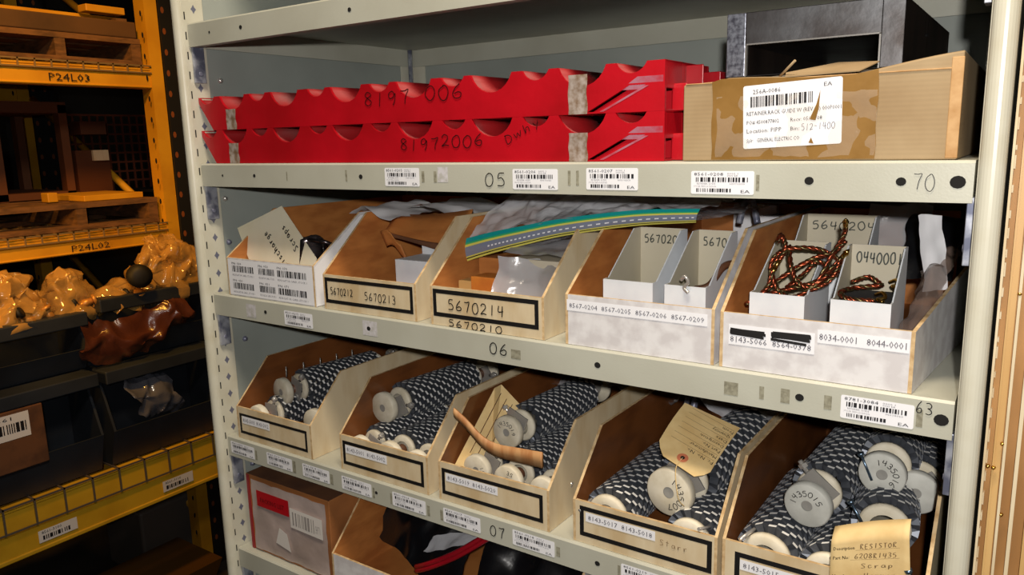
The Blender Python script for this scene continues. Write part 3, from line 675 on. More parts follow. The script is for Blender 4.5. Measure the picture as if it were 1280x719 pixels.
m = MB(); m.surf(crumple(lambda u, v: (.19+.03*u, .06+.06*v, z2+.045+.03*v), .004, 40, 5), 10, 10)
tag(m.build('paper_scrap', [white]), 'small white paper scrap beside the bracket in the leftmost bin', 'paper')
# white liner bags behind bins 1-2
for k, (xa, xb, ya, seed) in enumerate(((.192, .27, .085, 1), (.262, .395, .12, 2))):
    m = MB(); m.surf(crumple(lambda u, v: (xa+(xb-xa)*u, ya+.12*v, z2+.114+.008*math.sin(u*5+k)), .006, 22, seed), 16, 12)
    tag(m.build('white_film', [white]), ('white film lying over the rim of the 5670212 bin', 'white film sheet behind the 5670212 bin')[k], 'film')
# bin 2: two white cartons, brown flap strip
def carton(name, label, x, y, z, w, d, h, mats=(whitec, greyc), rot=0):
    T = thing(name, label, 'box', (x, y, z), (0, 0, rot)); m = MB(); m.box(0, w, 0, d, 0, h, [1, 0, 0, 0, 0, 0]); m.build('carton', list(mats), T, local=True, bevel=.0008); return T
c = carton('small_carton', 'small white carton lying in front in the 5670212 bin', .303, .05, z2+.004, .066, .05, .0575)
c = carton('small_carton', 'small white carton farther back in the 5670212 bin', .301, .103, z2+.004, .066, .05, .074)
c = carton('small_carton', 'plain brown carton standing behind the white cartons', .268, .16, z2+.004, .08, .05, .08, (kraftd, kraftd))
fl = thing('cardboard_flap', 'brown cardboard flap with dark edge folded over the 5670212 bin', 'cardboard', (.30, .11, z2+.09))
MB().surf(lambda u, v: (.243+.137*u-.006*v, .098+.030*v-.01*u, -.092-.010*u-.003*math.sin(u*3)+(.019+.022*u)*v), 16, 3).build('panel', [krafti], fl, solid=.0016)
MB().surf(lambda u, v: (.238+.105*u+.002*v, .0965+.004*v, -.097-.011*u-.006*u*u+(.007+.003*u)*v), 16, 2).build('dark_lower_edge', [kraftd], fl, solid=.0014)
tag(MB().surf(lambda u, v: (.252+.035*u+.006*v, .080+.004*v, z2+.090-.02*v-.010*u+.006*math.sin(u*5)), 8, 5).build('torn_card', [krafti], solid=.001), 'torn brown card piece under the strip in the 5670212 bin', 'cardboard')
# bin 3: wood blocks, frosted bag
def block(label, x, y, z, w, d, h, mt, rot=0):
    return tag(MB().box(x, x+w, y, y+d, z, z+h).build('wood_block', [mt], bevel=.001), label, 'block')
block('pale little wood block at the front left of the 5670214 bin', .405, .045, z2+.004, .020, .02, .0405, mat('pale_block', (206, 164, 100), .7))
block('orange wood block beside the pale one in the 5670214 bin', .427, .04, z2+.004, .034, .03, .0475, blockw)
block('dark orange block at the back of the 5670214 bin', .405, .085, z2+.004, .06, .03, .062, krafti)
m = MB(); m.surf(crumple(lambda u, v: (.466+.074*u, .022+.02*v+.02*math.sin(u*3), z2+.030+.045*v), .005, 30, 3), 18, 18)
tag(m.build('frosted_bag', [bagw]), 'frosted plastic packet at the front right of the 5670214 bin', 'bag')
c = carton('small_carton', 'grey-white carton inside the 5670214 bin under the zip bag', .466, .06, z2+.004, .066, .06, .068, (greyc, greyc))
m = MB(); m.surf(crumple(lambda u, v: (.462+.078*u, .052+.07*v, z2+.079+.012*v), .003, 35, 8), 14, 12)
tag(m.build('frosted_bag', [bagw]), 'frosted plastic sheet over the grey carton in the 5670214 bin', 'bag')
# zip bag draped over bins 3 and 4
zb = thing('zip_bag', 'clear zip bag with teal and yellow striped closure draped over two bins', 'bag', (.53, .1, z2+.113))
A = bez([(.392, .070, -.1055), (.430, .072, -.0945), (.475, .074, -.0835), (.53, .078, -.0715), (.608, .084, -.0600), (.674, .086, -.0555)], 6)
hw0, hw1 = .0145, .0068
def ribpt(u, v, off=0):
    t = u*(len(A)-1); i = min(int(t), len(A)-2); p = A[i].lerp(A[i+1], t-i); hw = hw0+(hw1-hw0)*u
    return (p.x+.004*v, p.y+off-.004*math.sin(v*3.1), p.z+hw*(v*2-1))
bands = [(0, .09, 2), (.09, .14, 4), (.14, .20, 2), (.20, .36, 3), (.36, .43, 5), (.43, .62, 3), (.62, .72, 2), (.72, .80, 6), (.80, 1, 1)]
m = MB()
for a, b, mi in bands:
    if mi == 5:
        for k in range(34): m.surf(lambda u, v: ribpt(.2+(k+u*.5)/34*.8, a+(b-a)*v, -.0003), 1, 1, 5)
        m.surf(lambda u, v: ribpt(u, a+(b-a)*v), 40, 1, 3)
    else: m.surf(lambda u, v: ribpt(u, a+(b-a)*v, -.0004 if mi in (1, 2) else 0), 40, 1, mi)
m.build('zip_closure', [bag, teal, yel, zgrey, dark, white, mat('zip_green', (60, 170, 110), .3)], zb)
def body(u, v):
    p = Vector(ribpt(u, 1)); q = Vector((.43+.27*u, .30, -.042)); h = math.sin(v*math.pi)*.010*(.4+.6*math.sin(u*3.1))
    r_ = p.lerp(q, v); r_.z = min(p.z+(-.046-p.z)*min(1, v*3.2)+h*.5, -.036); return r_
m = MB(); m.surf(crumple(body, .006, 34, 6), 80, 50); m.build('bag_film', [bag], zb)
def under(u, v):
    p = Vector(ribpt(u, 0)); return p.lerp(Vector((.42+.27*u, .28, -.062)), v)+Vector((0, 0, .004*math.sin(u*9)))
m = MB(); m.surf(crumple(under, .003, 30, 2), 30, 14); m.build('bag_film', [bag], zb)
tag(MB().surf(crumple(lambda u, v: (.44+.09*u+.03*v, .15+.08*v, -.070+.018*math.sin(u*3)), .007, 22, 12), 14, 12).build('white_paper', [whitec]), 'crumpled white paper inside the clear zip bag', 'paper')
# small white divider trays with open slanted fronts
def small_tray(label, x, y, w, fh, bh, dep, word, rot=0, wsz=.0085):
    T = thing('divider_tray', label, 'tray', (x, y, z2+.0042), (0, 0, rot), 'small white divider trays'); t = .0012
    for a, os in ((0, -1), (w-t, 1)):
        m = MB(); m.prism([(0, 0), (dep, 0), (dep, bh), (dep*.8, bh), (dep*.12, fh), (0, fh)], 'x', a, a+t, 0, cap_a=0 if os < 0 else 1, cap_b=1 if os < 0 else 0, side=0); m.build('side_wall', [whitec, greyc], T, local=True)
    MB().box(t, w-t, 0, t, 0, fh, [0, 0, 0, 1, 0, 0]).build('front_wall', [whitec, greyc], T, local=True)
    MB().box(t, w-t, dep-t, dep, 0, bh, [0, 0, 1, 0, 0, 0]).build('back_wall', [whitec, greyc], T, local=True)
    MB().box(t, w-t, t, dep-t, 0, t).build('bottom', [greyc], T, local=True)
    if word:
        m = MB(); hand(m, word, (0, dep-t-.0005, 0), X, Z, .005, bh-.016, w-.008, wsz, .0012, seed=5); m.build('handwriting', [mat('grey_marker', (62, 66, 60), .6)], T, local=True)
    return T
small_tray('left white divider tray marked 5670202 in the 8567 bin', .6005, .03, .053, .060, .103, .085, '5670202')
small_tray('right white divider tray marked 5670 in the 8567 bin', .6655, .03, .0405, .060, .103, .085, '56705')
small_tray('left white divider tray holding copper leads in the 8143-5066 bin', .7465, .03, .047, .060, .096, .09, None)
small_tray('white divider tray marked 0440001 in the 8143-5066 bin', .8145, .03, .0465, .060, .098, .072, '0440001', 0, .0095)
small_tray('rear white divider tray marked 5640204 in the 8143-5066 bin', .745, .135, .072, .060, .112, .09, '5640204')
tag(MB().box(.8165, .8590, .033, .098, z2+.006, z2+.062).build('foam_block', [foam], bevel=.002), 'black foam block filling the tray marked 0440001', 'foam')
tag(MB().tube(bez([(.683, .0285, z2+.070), (.687, .0265, z2+.074), (.690, .0275, z2+.069), (.686, .028, z2+.063), (.6905, .027, z2+.059)]), .0018, 8).build('cotter_clip', [bolt]), 'small bright metal clip on the rim of the right divider tray', 'clip')
tag(MB().tube(bez([(.688, .05, z2+.058), (.70, .055, z2+.062), (.708, .07, z2+.078), (.714, .085, z2+.08)]), .0034, 8).build('brown_loop', [brownc]), 'dark brown loop lying in the right 8567 divider tray', 'lead')
tag(MB().tube(bez([(.663, .25, z2+.10), (.668, .25, z2+.122), (.676, .255, z2+.124), (.684, .25, z2+.10)]), .004, 10).build('metal_tube', [chrome]), 'bent bright metal tube behind the 8567 bin', 'tube')
carton('small_carton', 'white carton far back behind the 8567 bin', .622, .35, z2+.0006, .055, .05, .112, (white, white))
carton('small_carton', 'white carton at the back between the two whitish bins', .668, .31, z2+.0006, .055, .03, .102, (white, white))
# copper leads
LEADS = [
 [(.742,.034,-.128),(.762,.045,-.118),(.780,.05,-.112),(.800,.055,-.104),(.812,.07,-.088)],
 [(.748,.045,-.124),(.758,.05,-.110),(.757,.06,-.090),(.770,.065,-.080),(.795,.07,-.080),(.812,.075,-.090)],
 [(.762,.06,-.088),(.760,.05,-.102),(.770,.045,-.118),(.785,.045,-.118),(.806,.055,-.100)],
 [(.768,.07,-.078),(.775,.055,-.095),(.783,.05,-.108),(.797,.05,-.108),(.806,.065,-.085),(.812,.08,-.068),(.814,.075,-.060)],
 [(.752,.05,-.120),(.768,.055,-.104),(.790,.06,-.088),(.806,.07,-.082),(.815,.075,-.072)],
 [(.770,.06,-.115),(.786,.058,-.100),(.794,.062,-.090),(.802,.07,-.096),(.798,.06,-.110)],
 [(.758,.07,-.075),(.762,.065,-.068),(.768,.06,-.078),(.764,.055,-.090)],
 [(.790,.05,-.114),(.803,.05,-.108),(.812,.055,-.098),(.814,.065,-.086)],
]
SPOT = ['lowest, reaching the left rim of the tray', 'arched along the left of the tangle', 'curled through the middle of the tangle', 'rising to the gold lug at the upper right', 'crossing the tangle from lower left to upper right', 'coiled small in the centre of the tangle', 'poking up at the upper left of the tangle', 'short, at the right side of the tangle']
def lead(pts, label, ends=True, sc=1):
    P_ = bez(pts, 8); T = thing('braided_lead', label, 'wire', tuple(P_[0]), group='braided copper leads'); n = len(P_)
    for mm, ph in ((copper, 0), (olive, 2.1), (copper, 4.2)):
        path = []
        for i, p in enumerate(P_):
            t = (P_[min(i+1, n-1)]-P_[max(i-1, 0)]).normalized(); a = t.orthogonal().normalized(); b = t.cross(a); an = ph+i*1.15
            path.append(p+(a*math.cos(an)+b*math.sin(an))*.0013*sc)
        MB().tube(path, .00125*sc, 5).build('strand', [mm], T)
    if ends:
        d = (P_[-1]-P_[-3]).normalized(); MB().tube([P_[-1]-d*.001, P_[-1]+d*.008], .0022*sc, 8).tube([P_[-1]+d*.008, P_[-1]+d*.013], [.003*sc, .0008*sc], 8).build('lug', [gold], T)
    return T
for L_, s_ in zip(LEADS, SPOT): lead([(a, b, c) for a, b, c in L_], 'twisted copper lead '+s_, s_[:3] in ('ris', 'pok', 'low'))
lead([(.846,.045,-.117),(.826,.042,-.1165),(.818,.05,-.113),(.826,.065,-.111),(.846,.07,-.108)], 'red-brown U-shaped lead on the black foam', False)
lead([(.822,.075,-.108),(.834,.085,-.104),(.846,.08,-.110)], 'second copper lead behind the U-shaped one on the foam', False)
for x, y, z, lab in ((.850, .05, -.1145, 'gold spade lug nearest the tray corner on the foam'), (.856, .08, -.108, 'gold hook-shaped lug farther back on the foam')):
    tag(MB().tube(bez([(x-.006, y+.01, z), (x, y+.006, z+.003), (x+.003, y, z), (x-.002, y-.004, z-.001), (x+.003, y-.008, z-.002)]), .0016, 7).build('spade_lug', [gold]), lab, 'lug')
# bags on the right of bin 5
m = MB(); m.surf(crumple(lambda u, v: (.864+.022*u+.010*v, .05+.14*v, z2+.028+.055*math.sin(v*1.6)+.012*math.sin(u*3)), .005, 40, 9), 16, 30)
tag(m.build('clear_bag', [bagr]), 'hazy plastic bag of brown parts at the right of the rightmost bin', 'bag')
m = MB(); m.surf(crumple(lambda u, v: (.84+.05*u, .2+.10*v, z2+.06+.055*math.sin(v*2.2)), .006, 25, 10), 16, 16)
tag(m.build('black_bag', [bagk]), 'black plastic bag behind the 0440001 tray', 'bag')
m = MB(); m.surf(crumple(lambda u, v: (.863+.018*u+.008*(1-v), .13+.02*u, z2+.060+.066*v), .003, 40, 13), 8, 12)
tag(m.build('white_wrap', [white]), 'white plastic wrap upright behind the rightmost bin', 'film')
m = MB(); m.surf(crumple(lambda u, v: (.80+.06*u, .26+.02*u, z2+.080+.044*v), .004, 30, 14), 10, 10)
tag(m.build('grey_wrap', [bagw]), 'grey film bundle at the back of the rightmost bin', 'film')

# ------------------------------------------------------------------ contents of the lower bins
# kraft card and bent wooden strip in the third lower bin
cd = thing('ribbed_card', 'tan ribbed card standing at the left of the third lower bin', 'card', (.40, .09, z3+.004))
K = [(.4015, .020, -.365), (.438, .050, -.375), (.4520, .110, -.306), (.4225, .100, -.2735), (.410, .103, -.281)]
m = MB(); m.add(K, [(0,1,2,3,4)]); m.build('sheet', [manila], cd, solid=.0016)
m = MB()
for k in range(4):
    a = Vector(K[0]).lerp(Vector(K[1]), .2+.2*k); b = Vector(K[3]).lerp(Vector(K[2]), .1+.22*k); o_ = Vector((.0015, -.0015, .0006))
    m.tube([a.lerp(b, .25)+o_, a.lerp(b, .93)+o_], .0006, 4)
m.build('printed_rule', [kraftd], cd)
P_ = bez([(.424,.004,-.2795),(.440,.004,-.2895),(.462,.004,-.3060),(.482,.006,-.3130),(.510,.006,-.3125),(.541,.004,-.3105)], 8)
m = MB(); n = len(P_); vs = []; fs = []
for i, p in enumerate(P_):
    hw = .0055+.0038*i/n
    vs += [(p.x, p.y, p.z-hw), (p.x, p.y-.0012, p.z+hw*.1), (p.x, p.y, p.z+hw), (p.x, p.y+.003, p.z+hw*.8), (p.x, p.y+.003, p.z-hw*.9)]
for i in range(n-1):
    for k in range(5): fs.append((5*i+k, 5*i+(k+1) % 5, 5*i+5+(k+1) % 5, 5*i+5+k))
fs += [(4, 3, 2, 1, 0), tuple(5*(n-1)+k for k in range(5))]
m.add(vs, fs, 0, True); tag(m.build('wooden_strip', [wood]), 'bent wooden strip lying across the third lower bin', 'strip')
# manila tag on top of the fourth bin
tg = thing('manila_tag', 'manila shipping tag with red ring lying over the fourth lower bin', 'tag', (.69, .02, -.29))
A0, B0, C0, D0 = Vector((.6565, .030, -.2835)), Vector((.7130, .018, -.3005)), Vector((.7195, .10, -.272)), Vector((.6600, .10, -.2555))
def tp(u, v): return (A0.lerp(B0, u)).lerp(D0.lerp(C0, u), v)+Vector((0, 0, .003*math.sin(v*3)))
poly = [(0, .13), (.2, 0), (.8, 0), (1, .16), (1, 1), (0, 1)]
m = MB(); m.surf(lambda u, v: tp(u if v > .13 else .5+(u-.5)*(.62+.38*v/.13), v), 8, 12, 0, False); m.build('card', [manila], tg, solid=.0004)
m = MB(); nrm = (B0-A0).cross(D0-A0).normalized(); cc = tp(.50, .12)+nrm*.0014; ex = (B0-A0).normalized(); ey = nrm.cross(ex)
for r0, r1, mi in ((.0022, .0056, 0), (0, .0022, 1)):
    m.add([cc+ex*math.cos(k*math.pi/10)*r+ey*math.sin(k*math.pi/10)*r for r in (r0, r1) for k in range(20)], [(k, (k+1) % 20, 20+(k+1) % 20, 20+k) for k in range(20)], mi)
m.build('ring', [reinf, dark], tg)
m = MB(); Ot = tp(.97, .30)+nrm*.0012; U_ = (tp(0, .3)-tp(1, .3)).normalized(); V_ = -(tp(.5, 1)-tp(.5, .3)).normalized()
for k, (t, w) in enumerate((('Pc. No. No.', .03), ('Manufacturer', .03), ('Part No.', .02), ('Description', .026), ('Date', .012), ('Quantity', .02), ('From', .012))):
    O_ = tp(.97, .29+.095*k)+nrm*.0014; put_text(m, t, O_, U_, V_, 0, 0, w, .0042, 0)
    m.rect(O_, U_, V_, .05, .0004, 1, 0, -.002); 
m.build('lettering', [ink, pencil], tg)
MB().tube(bez([cc, cc+Vector((-.002, -.012, -.008)), Vector((.69, .012, -.318)), Vector((.693, .02, -.33))]), .0005, 5).build('string', [manila], tg)
# big tag in the last bin
tg2 = thing('manila_tag', 'large manila parts tag filled in by hand in the rightmost lower bin', 'tag', (.86, -.002, -.33))
def t2(u, v): return Vector((.833+.0565*u+.005*(1-v)*u, -.006+.004*math.sin(u*3.1)+.012*(v > .88)*(v-.88)*8, -.362+.0565*v+.022*u*v+.020*u*(1-v)*.9))
m = MB(); m.surf(t2, 12, 14, 0, True); m.build('card', [manila], tg2, solid=.0004)
m = MB()
for k, (t, w, s_) in enumerate((('Description', .017, 'RESISTOR'), ('Part No:', .013, '6208R1435'), ('', 0, 'Scrap'), ('Manufacturer', .021, 'Harmer'))):
    v = .74-.145*k-(.05 if k > 1 else 0)*0; O_ = t2(.05, v)+Vector((0, -.005, 0)); U_ = (t2(.95, v)-t2(.05, v)); U_.y = 0; U_.normalize()
    if t: put_text(m, t, O_, U_, Z, 0, 0, w, .0030, 0)
    hand(m, s_, O_, U_, Z, w+.004 if w else .022, 0, .05-w-.004 if w else .026, .0042, .00045, 1)
    if k != 2: m.rect(O_, U_, Z, .051-w, .0002, 1, w+.001, -.001)
m.build('lettering', [ink, pencil], tg2)
# clear bags behind lower bins
for k, (x, y, z, lab) in enumerate(((.20, .26, -.305, 'clear plastic wrap far back in the leftmost lower bin'), (.37, .25, -.30, 'clear wrap at the back of the second lower bin'), (.54, .24, -.30, 'clear wrap over the back of the third lower bin'), (.70, .22, -.29, 'clear wrap at the back right of the fourth lower bin'))):
    m = MB(); m.surf(crumple(lambda u, v: (x-.07+.12*u, y+.10*v, z+.02*math.sin(u*4+k)+.008*v), .010, 28, 20+k), 18, 12)
    tag(m.build('clear_wrap', [bag]), lab, 'film')
tag(MB().tube([(.612, .23, -.34), (.622, .235, -.29)], .0045, 10).tube([(.6, .235, -.345), (.608, .24, -.30)], .0035, 10).build('steel_pin', [bluem]), 'grey steel pins standing at the back of the fourth lower bin', 'pin')
for x, y, z, d, lab in ((.838, .045, -.300, (.012, .0, -.02), 'blue-grey screw beside the disc marked 1435015'), (.836, .09, -.272, (.010, .0, -.022), 'blue-grey screw left of the disc marked 1435016'), (.892, -.004, -.325, (.012, .0, -.025), 'steel screw right of the big tag')):
    p = Vector((x, y, z)); tag(MB().tube([p, p+Vector(d)], .0013, 8).lathe([(0, 0), (.003, 0), (.0034, .003), (0, .003)], p, Vector(d)*-1, 8).build('screw', [mat('screw_blue', (110, 130, 150), .3, .9)]), lab, 'screw')

# ------------------------------------------------------------------ bottom visible shelf
ct = thing('shipping_carton', 'brown carton with red-headed packing envelope under the lower shelf', 'box', (.018, .012, z4+.0006), (0, 0, 0))
m = MB(); m.box(0, .176, 0, .24, 0, .118, [0, 1, 1, 0, 0, 0]); m.build('carton', [kraftd, mat('carton_side', (176, 112, 60), .7, c2=(140, 88, 46), scale=9)], ct, local=True, bevel=.001)
m = MB(); m.surf(crumple(lambda u, v: (.012+.158*u, -.0016, .004+.108*v), .0012, 40, 2), 24, 16); env = m.build('packing_envelope', [mat('envelope', (188, 170, 164), .25, c2=(168, 150, 142), scale=14, bump=.4, bscale=40, spec=.8)], ct, local=True)
m = MB(); m.rect((0, -.0034, 0), X, Z, .070, .0245, 0, .026, .0745); put_text(m, 'PACKING LIST', (0, -.0037, 0), X, Z, .034, .082, .052, .007, 1); m.build('red_header', [mat('red_header', (176, 18, 30), .3), redmark], env, local=True)
m = MB(); U = Vector((1, 0, -.02)); m.rect((0, -.0036, 0), U, Z, .066, .030, 0, .098, .062); barcode(m, (0, -.0039, 0), U, Z, .103, .067, .045, .02, 1, 5, 16); put_text(m, 'SHIP TO', (0, -.0039, 0), U, Z, .150, .068, .01, .012, 1)
m.flat([(.062, .026), (.094, .020), (.088, .046), (.072, .052)], [(0,1,2,3)], (0, -.0034, 0), X, Z, 0); m.build('torn_label', [mat('label_aged', (220, 214, 208), .5), mat('label_print', (150, 144, 140), .7)], env, local=True)
MB().box(0.002, .008, -.001, 0, .0, .117).build('red_edge_tape', [redst], ct, local=True)
b41 = make_bin('parts_bin', 'pale parts bin on the bottom visible shelf beside the carton', .200, .006, z4, .36, .047, .118, .07, dep=.36, outer=creamw)
m = MB(); m.surf(crumple(lambda u, v: (.232+.158*u, .025+.035*(1-u)+.15*v, z4+.030+.098*math.sin(min(1, v*1.5+.18)*1.57)-.02*u), .010, 20, 31), 34, 26)
tag(m.build('black_bag', [bagk]), 'crumpled black plastic bag bulging from the pale bottom bin', 'bag')
Pq = bez([(.330, .030, z4+.050), (.36, .022, z4+.068), (.40, .03, z4+.092), (.438, .05, z4+.120)], 6)
m = MB()
for dz in (0, .006): m.tube([p+Vector((0, 0, dz)) for p in Pq], .0032, 8)
tag(m.build('red_strap', [redst]), 'red double strap looped over the black bag', 'strap')
m = MB(); m.surf(crumple(lambda u, v: (.345+.075*u, .030+.02*v+.02*u, z4+.082+.012*v+.024*u), .003, 40, 35), 14, 6)
tag(m.build('clear_wrap', [bag]), 'shiny clear wrap fold beside the red strap', 'film')
for k in range(2):
    m = MB(); m.surf(crumple(lambda u, v: (.405+.17*k+.14*u+.06*k*u, .03+.2*v, z4+.02+.085*math.sin(min(1, v*1.6+.1)*1.57)), .012, 18, 41+k), 26, 20)
    tag(m.build('black_bag', [bagk]), ('dark grey plastic bag right of the red strap', 'dark bag farthest right on the bottom shelf')[k], 'bag')
carton('small_carton', 'white-edged carton behind the packing envelope carton', .20, .27, z4+.0006, .09, .1, .135, (white, kraftd))

# ------------------------------------------------------------------ pallet rack across the aisle
RX = -1.8
rk = thing('pallet_rack', 'yellow pallet rack with wire decks across the aisle', 'rack', (RX, .8, FZ))
Y0, Y1 = -1.7, 1.045
Yv = Vector((0, 1, 0))
def beam(z0, z1, x=RX, nm='beam'):
    m = MB(); m.box(x-.045, x, Y0, Y1, z0, z1); m.box(x-.03, x+.0035, Y0, Y1, z0+.002, z0+(z1-z0)*.12); m.box(x-.03, x+.0035, Y0, Y1, z1-(z1-z0)*.15, z1-.002)
    return m.build(nm, [ryel], rk, bevel=.003)
def deck(z, zf, dy=.052, x0=-2.85):
    m = MB(); y = Y0
    while y < Y1:
        m.box(x0, RX+.009, y, y+.005, z, z+.005); m.box(RX+.005, RX+.010, y, y+.005, zf, z+.005); y += dy
    for x in [x0+i*.11 for i in range(10)]: m.box(x, x+.005, Y0, Y1, z-.005, z)
    m.box(RX+.004, RX+.009, Y0, Y1, zf, zf+.005); m.box(RX+.005, RX+.010, Y0, Y1, z, z+.005)
    return m.build('wire_deck', [wire], rk, kind='stuff')
bA = beam(.237, .312); bB = beam(-.333, -.262)
beam(.237, .312, -2.85); beam(-.333, -.262, -2.85)
deck(.314, .290); deck(-.258, -.285)
for t, y, z, w, h, bm_ in (('P24L03', .683, .252, .135, .024, bA), ('P24L02', .684, -.322, .133, .022, bB)):
    m = MB(); put_text(m, t, (RX+.0042, 0, 0), Yv, Z, y, z, w, h); m.build('lettering', [ink], bm_)
LX = -1.55
lk = thing('low_rack', 'low yellow rack with wire apron carrying the grey hopper bins', 'rack', (LX, .3, FZ))
m = MB(); m.box(LX-.03, LX, -1.2, 1.6, -1.212, -1.037); m.box(LX-.02, LX+.004, -1.2, 1.6, -1.210, -1.196); m.box(LX-.02, LX+.003, -1.2, 1.6, -1.052, -1.039)
bC = m.build('beam', [mat('low_rack_yellow', (226, 182, 44), .5, c2=(206, 160, 34), scale=6)], lk, bevel=.003)
m = MB(); m.box(LX-.26, LX-.235, -1.2, 1.6, -1.212, -1.037); m.build('beam', [ryel], lk)
m = MB(); y = -1.1725; wgrey = mat('apron_wire', (120, 112, 104), .4, .4)
while y < 1.55:
    m.box(LX-.24, LX+.010, y, y+.005, -1.036, -1.031); m.box(LX+.006, LX+.011, y, y+.005, -1.116, -1.031); y += .0895
m.box(LX+.005, LX+.010, -1.2, 1.6, -1.116, -1.111); m.box(LX+.006, LX+.011, -1.2, 1.6, -1.036, -1.031); m.box(LX-.1, LX-.095, -1.2, 1.6, -1.036, -1.031); m.box(LX-.2, LX-.195, -1.2, 1.6, -1.036, -1.031)
m.build('wire_deck', [wgrey], lk, kind='stuff')
for x in (LX-.03, LX-.26):
    for y in (-1.15, 1.5): MB().box(x, x+.03, y, y+.05, FZ, -1.212).build('leg', [ryel], lk)
for k, y in enumerate((.350, .768)):
    m = MB(); O = Vector((LX+.0045, 0, 0)); m.rect(O, Yv, Z, .118, .040, 0, y, -1.182); O = Vector((LX+.005, 0, 0))
    put_text(m, '8561-31%d0' % k, O, Yv, Z, y+.01, -1.155, .06, .009, 1); barcode(m, O, Yv, Z, y+.012, -1.175, .09, .014, 1, 60+k, 16); m.build('location_label', [white, ink], bC)
for x in (RX, -2.85):
    m = MB(); m.box(x-.004, x+.004, 1.044, 1.094, FZ, 1.3, 0); m.box(x-.06, x-.004, 1.044, 1.05, FZ, 1.3, 0)
    m.box(x-.06, x+.012, 1.097, 1.20, FZ, 1.3, 1)
    up_ = m.build('upright', [ryel, rgrey], rk)
    m = MB(); z = -1.6
    while z < 1.2:
        for dy in (-.028,): m.add([(x+.0046, 1.056+dy+.004*math.cos(a), z+.011*math.sin(a)) for a in [k*math.pi/4 for k in range(8)]], [range(8)])
        for dy in (.06, .11): m.add([(x+.0125, 1.05+dy+.007*math.cos(a), z+.02+.012*math.sin(a)) for a in [k*math.pi/4 for k in range(8)]], [range(8)], 1)
        z += .075
    m.build('upright_hole', [dark, mat('hole_light', (130, 70, 30), .6)], up_, kind='stuff')  # orange light through the front holes, painted as their colour
m = MB()
for z in (-1.5, -.9, -.3, .3): m.tube([(RX-.03, 1.085, z), (-2.8, 1.085, z+.55)], .015, 6)
m.build('brace', [ryel], rk)
# next bay upright, dark, nearer our shelf
def pallet(z, label, y0=.2, y1=1.03):
    T = thing('wood_pallet', label, 'pallet', (RX-.45, .6, z), group='wooden pallets on the rack')
    for k in range(6): MB().box(RX-.90, RX-.90+.09, y0, y1, z+.075, z+.093).build('deck_board', [rwood], T) if False else MB().box(RX-.02-.15*k-.1, RX-.02-.15*k, y0, y1, z+.075, z+.093).build('deck_board', [rwood], T)
    for k in range(3): MB().box(RX-.02-.38*k-.1, RX-.02-.38*k, y0, y1, z+.0, z+.016).build('bottom_board', [rwood], T)
    for yy in (y0, y0+(y1-y0)*.66-.02, y1-.035): MB().box(RX-.88, RX-.022, yy, yy+.035, z+.016, z+.075).build('stringer', [rwood], T)
    return T
pallet(.3195, 'wooden pallet on the upper rack level above P24L03'); pallet(-.2525, 'wooden pallet on the middle rack level above P24L02')
MB_ = MB().box(RX-.85, RX-.02, .25, 1.02, .4135, .47); tag(MB_.build('timber_slab', [mat('slab', (92, 64, 36), .7, c2=(70, 48, 26), scale=5)], bevel=.004), 'thick timber slab lying on the upper pallet', 'timber')
# timber frame and flat ladder deck on top
T = thing('slatted_crate', 'slatted crate lid at the top of the rack by the picture corner', 'crate', (RX-.2, .8, .472))
for k in range(7): MB().box(RX-.75+.1*k, RX-.71+.1*k, .3, 1.0, .482, .494).build('slat', [ryel], T)
MB().box(RX-.8, RX-.04, .3, .34, .4705, .482).build('rail', [rwood], T); MB().box(RX-.8, RX-.04, .96, 1.0, .4705, .482).build('rail', [rwood], T)
tag(MB().box(RX-.10, RX-.045, .86, 1.0, .4955, .52).build('yellow_block', [ryel], bevel=.003), 'short yellow block at the end of the crate lid', 'block')
# machine frames standing on the middle pallet
T = thing('machine_frame', 'dim tubular machine frame standing on the middle pallet', 'machine', (-2.3, .9, -.158))
m = MB()
for x, y in ((-2.15, .62), (-2.5, .62), (-2.15, .86), (-2.5, .86)): m.box(x-.02, x+.02, y, y+.03, -.158, .19)
m.box(-2.52, -2.13, .62, .89, .16, .20); m.box(-2.52, -2.13, .62, .89, -.155, -.13); m.build('frame', [mat('redlit_frame', (96, 56, 30), .6)], T)  # dim red lighting put into the frame colour
m = MB(); m.box(-2.2, -2.12, .90, 1.03, -.158, .02); m.box(-2.2, -2.12, .93, 1.03, .08, .13); m.build('housing', [mat('redlit_housing', (76, 42, 24), .5)], T)  # housing painted in a darker red-lit tone
m = MB(); m.box(-2.118, -2.105, .96, 1.02, -.02, .02); m.build('name_plate', [cream], T)
T = thing('wire_basket', 'dim wire basket with small mesh on the middle rack level', 'basket', (-2.5, 1.1, -.158))
m = MB()
for k in range(14): m.box(-2.42, -2.415, .98+.035*k, .988+.035*k, -.158, .17)
for k in range(9): m.box(-2.42, -2.414, .98, 1.45, -.158+.04*k, -.15+.04*k)
m.build('mesh', [mat('redlit_mesh', (104, 50, 28), .5)], T, kind='stuff'); MB().box(-2.42, -2.0, 1.2, 1.45, -.158, -.15).build('base', [rgrey], T)  # red light on the mesh is in its colour
tag(MB().box(-2.15, -1.86, .78, 1.0, -.1585, -.138).build('flat_board', [ryel], bevel=.002), 'flat yellow board lying on the middle pallet', 'board')
tag(MB().box(-2.0, -1.95, .70, .735, -.1585, -.125).build('small_lug', [ryel], bevel=.003), 'small yellow lug beside the flat board', 'part')
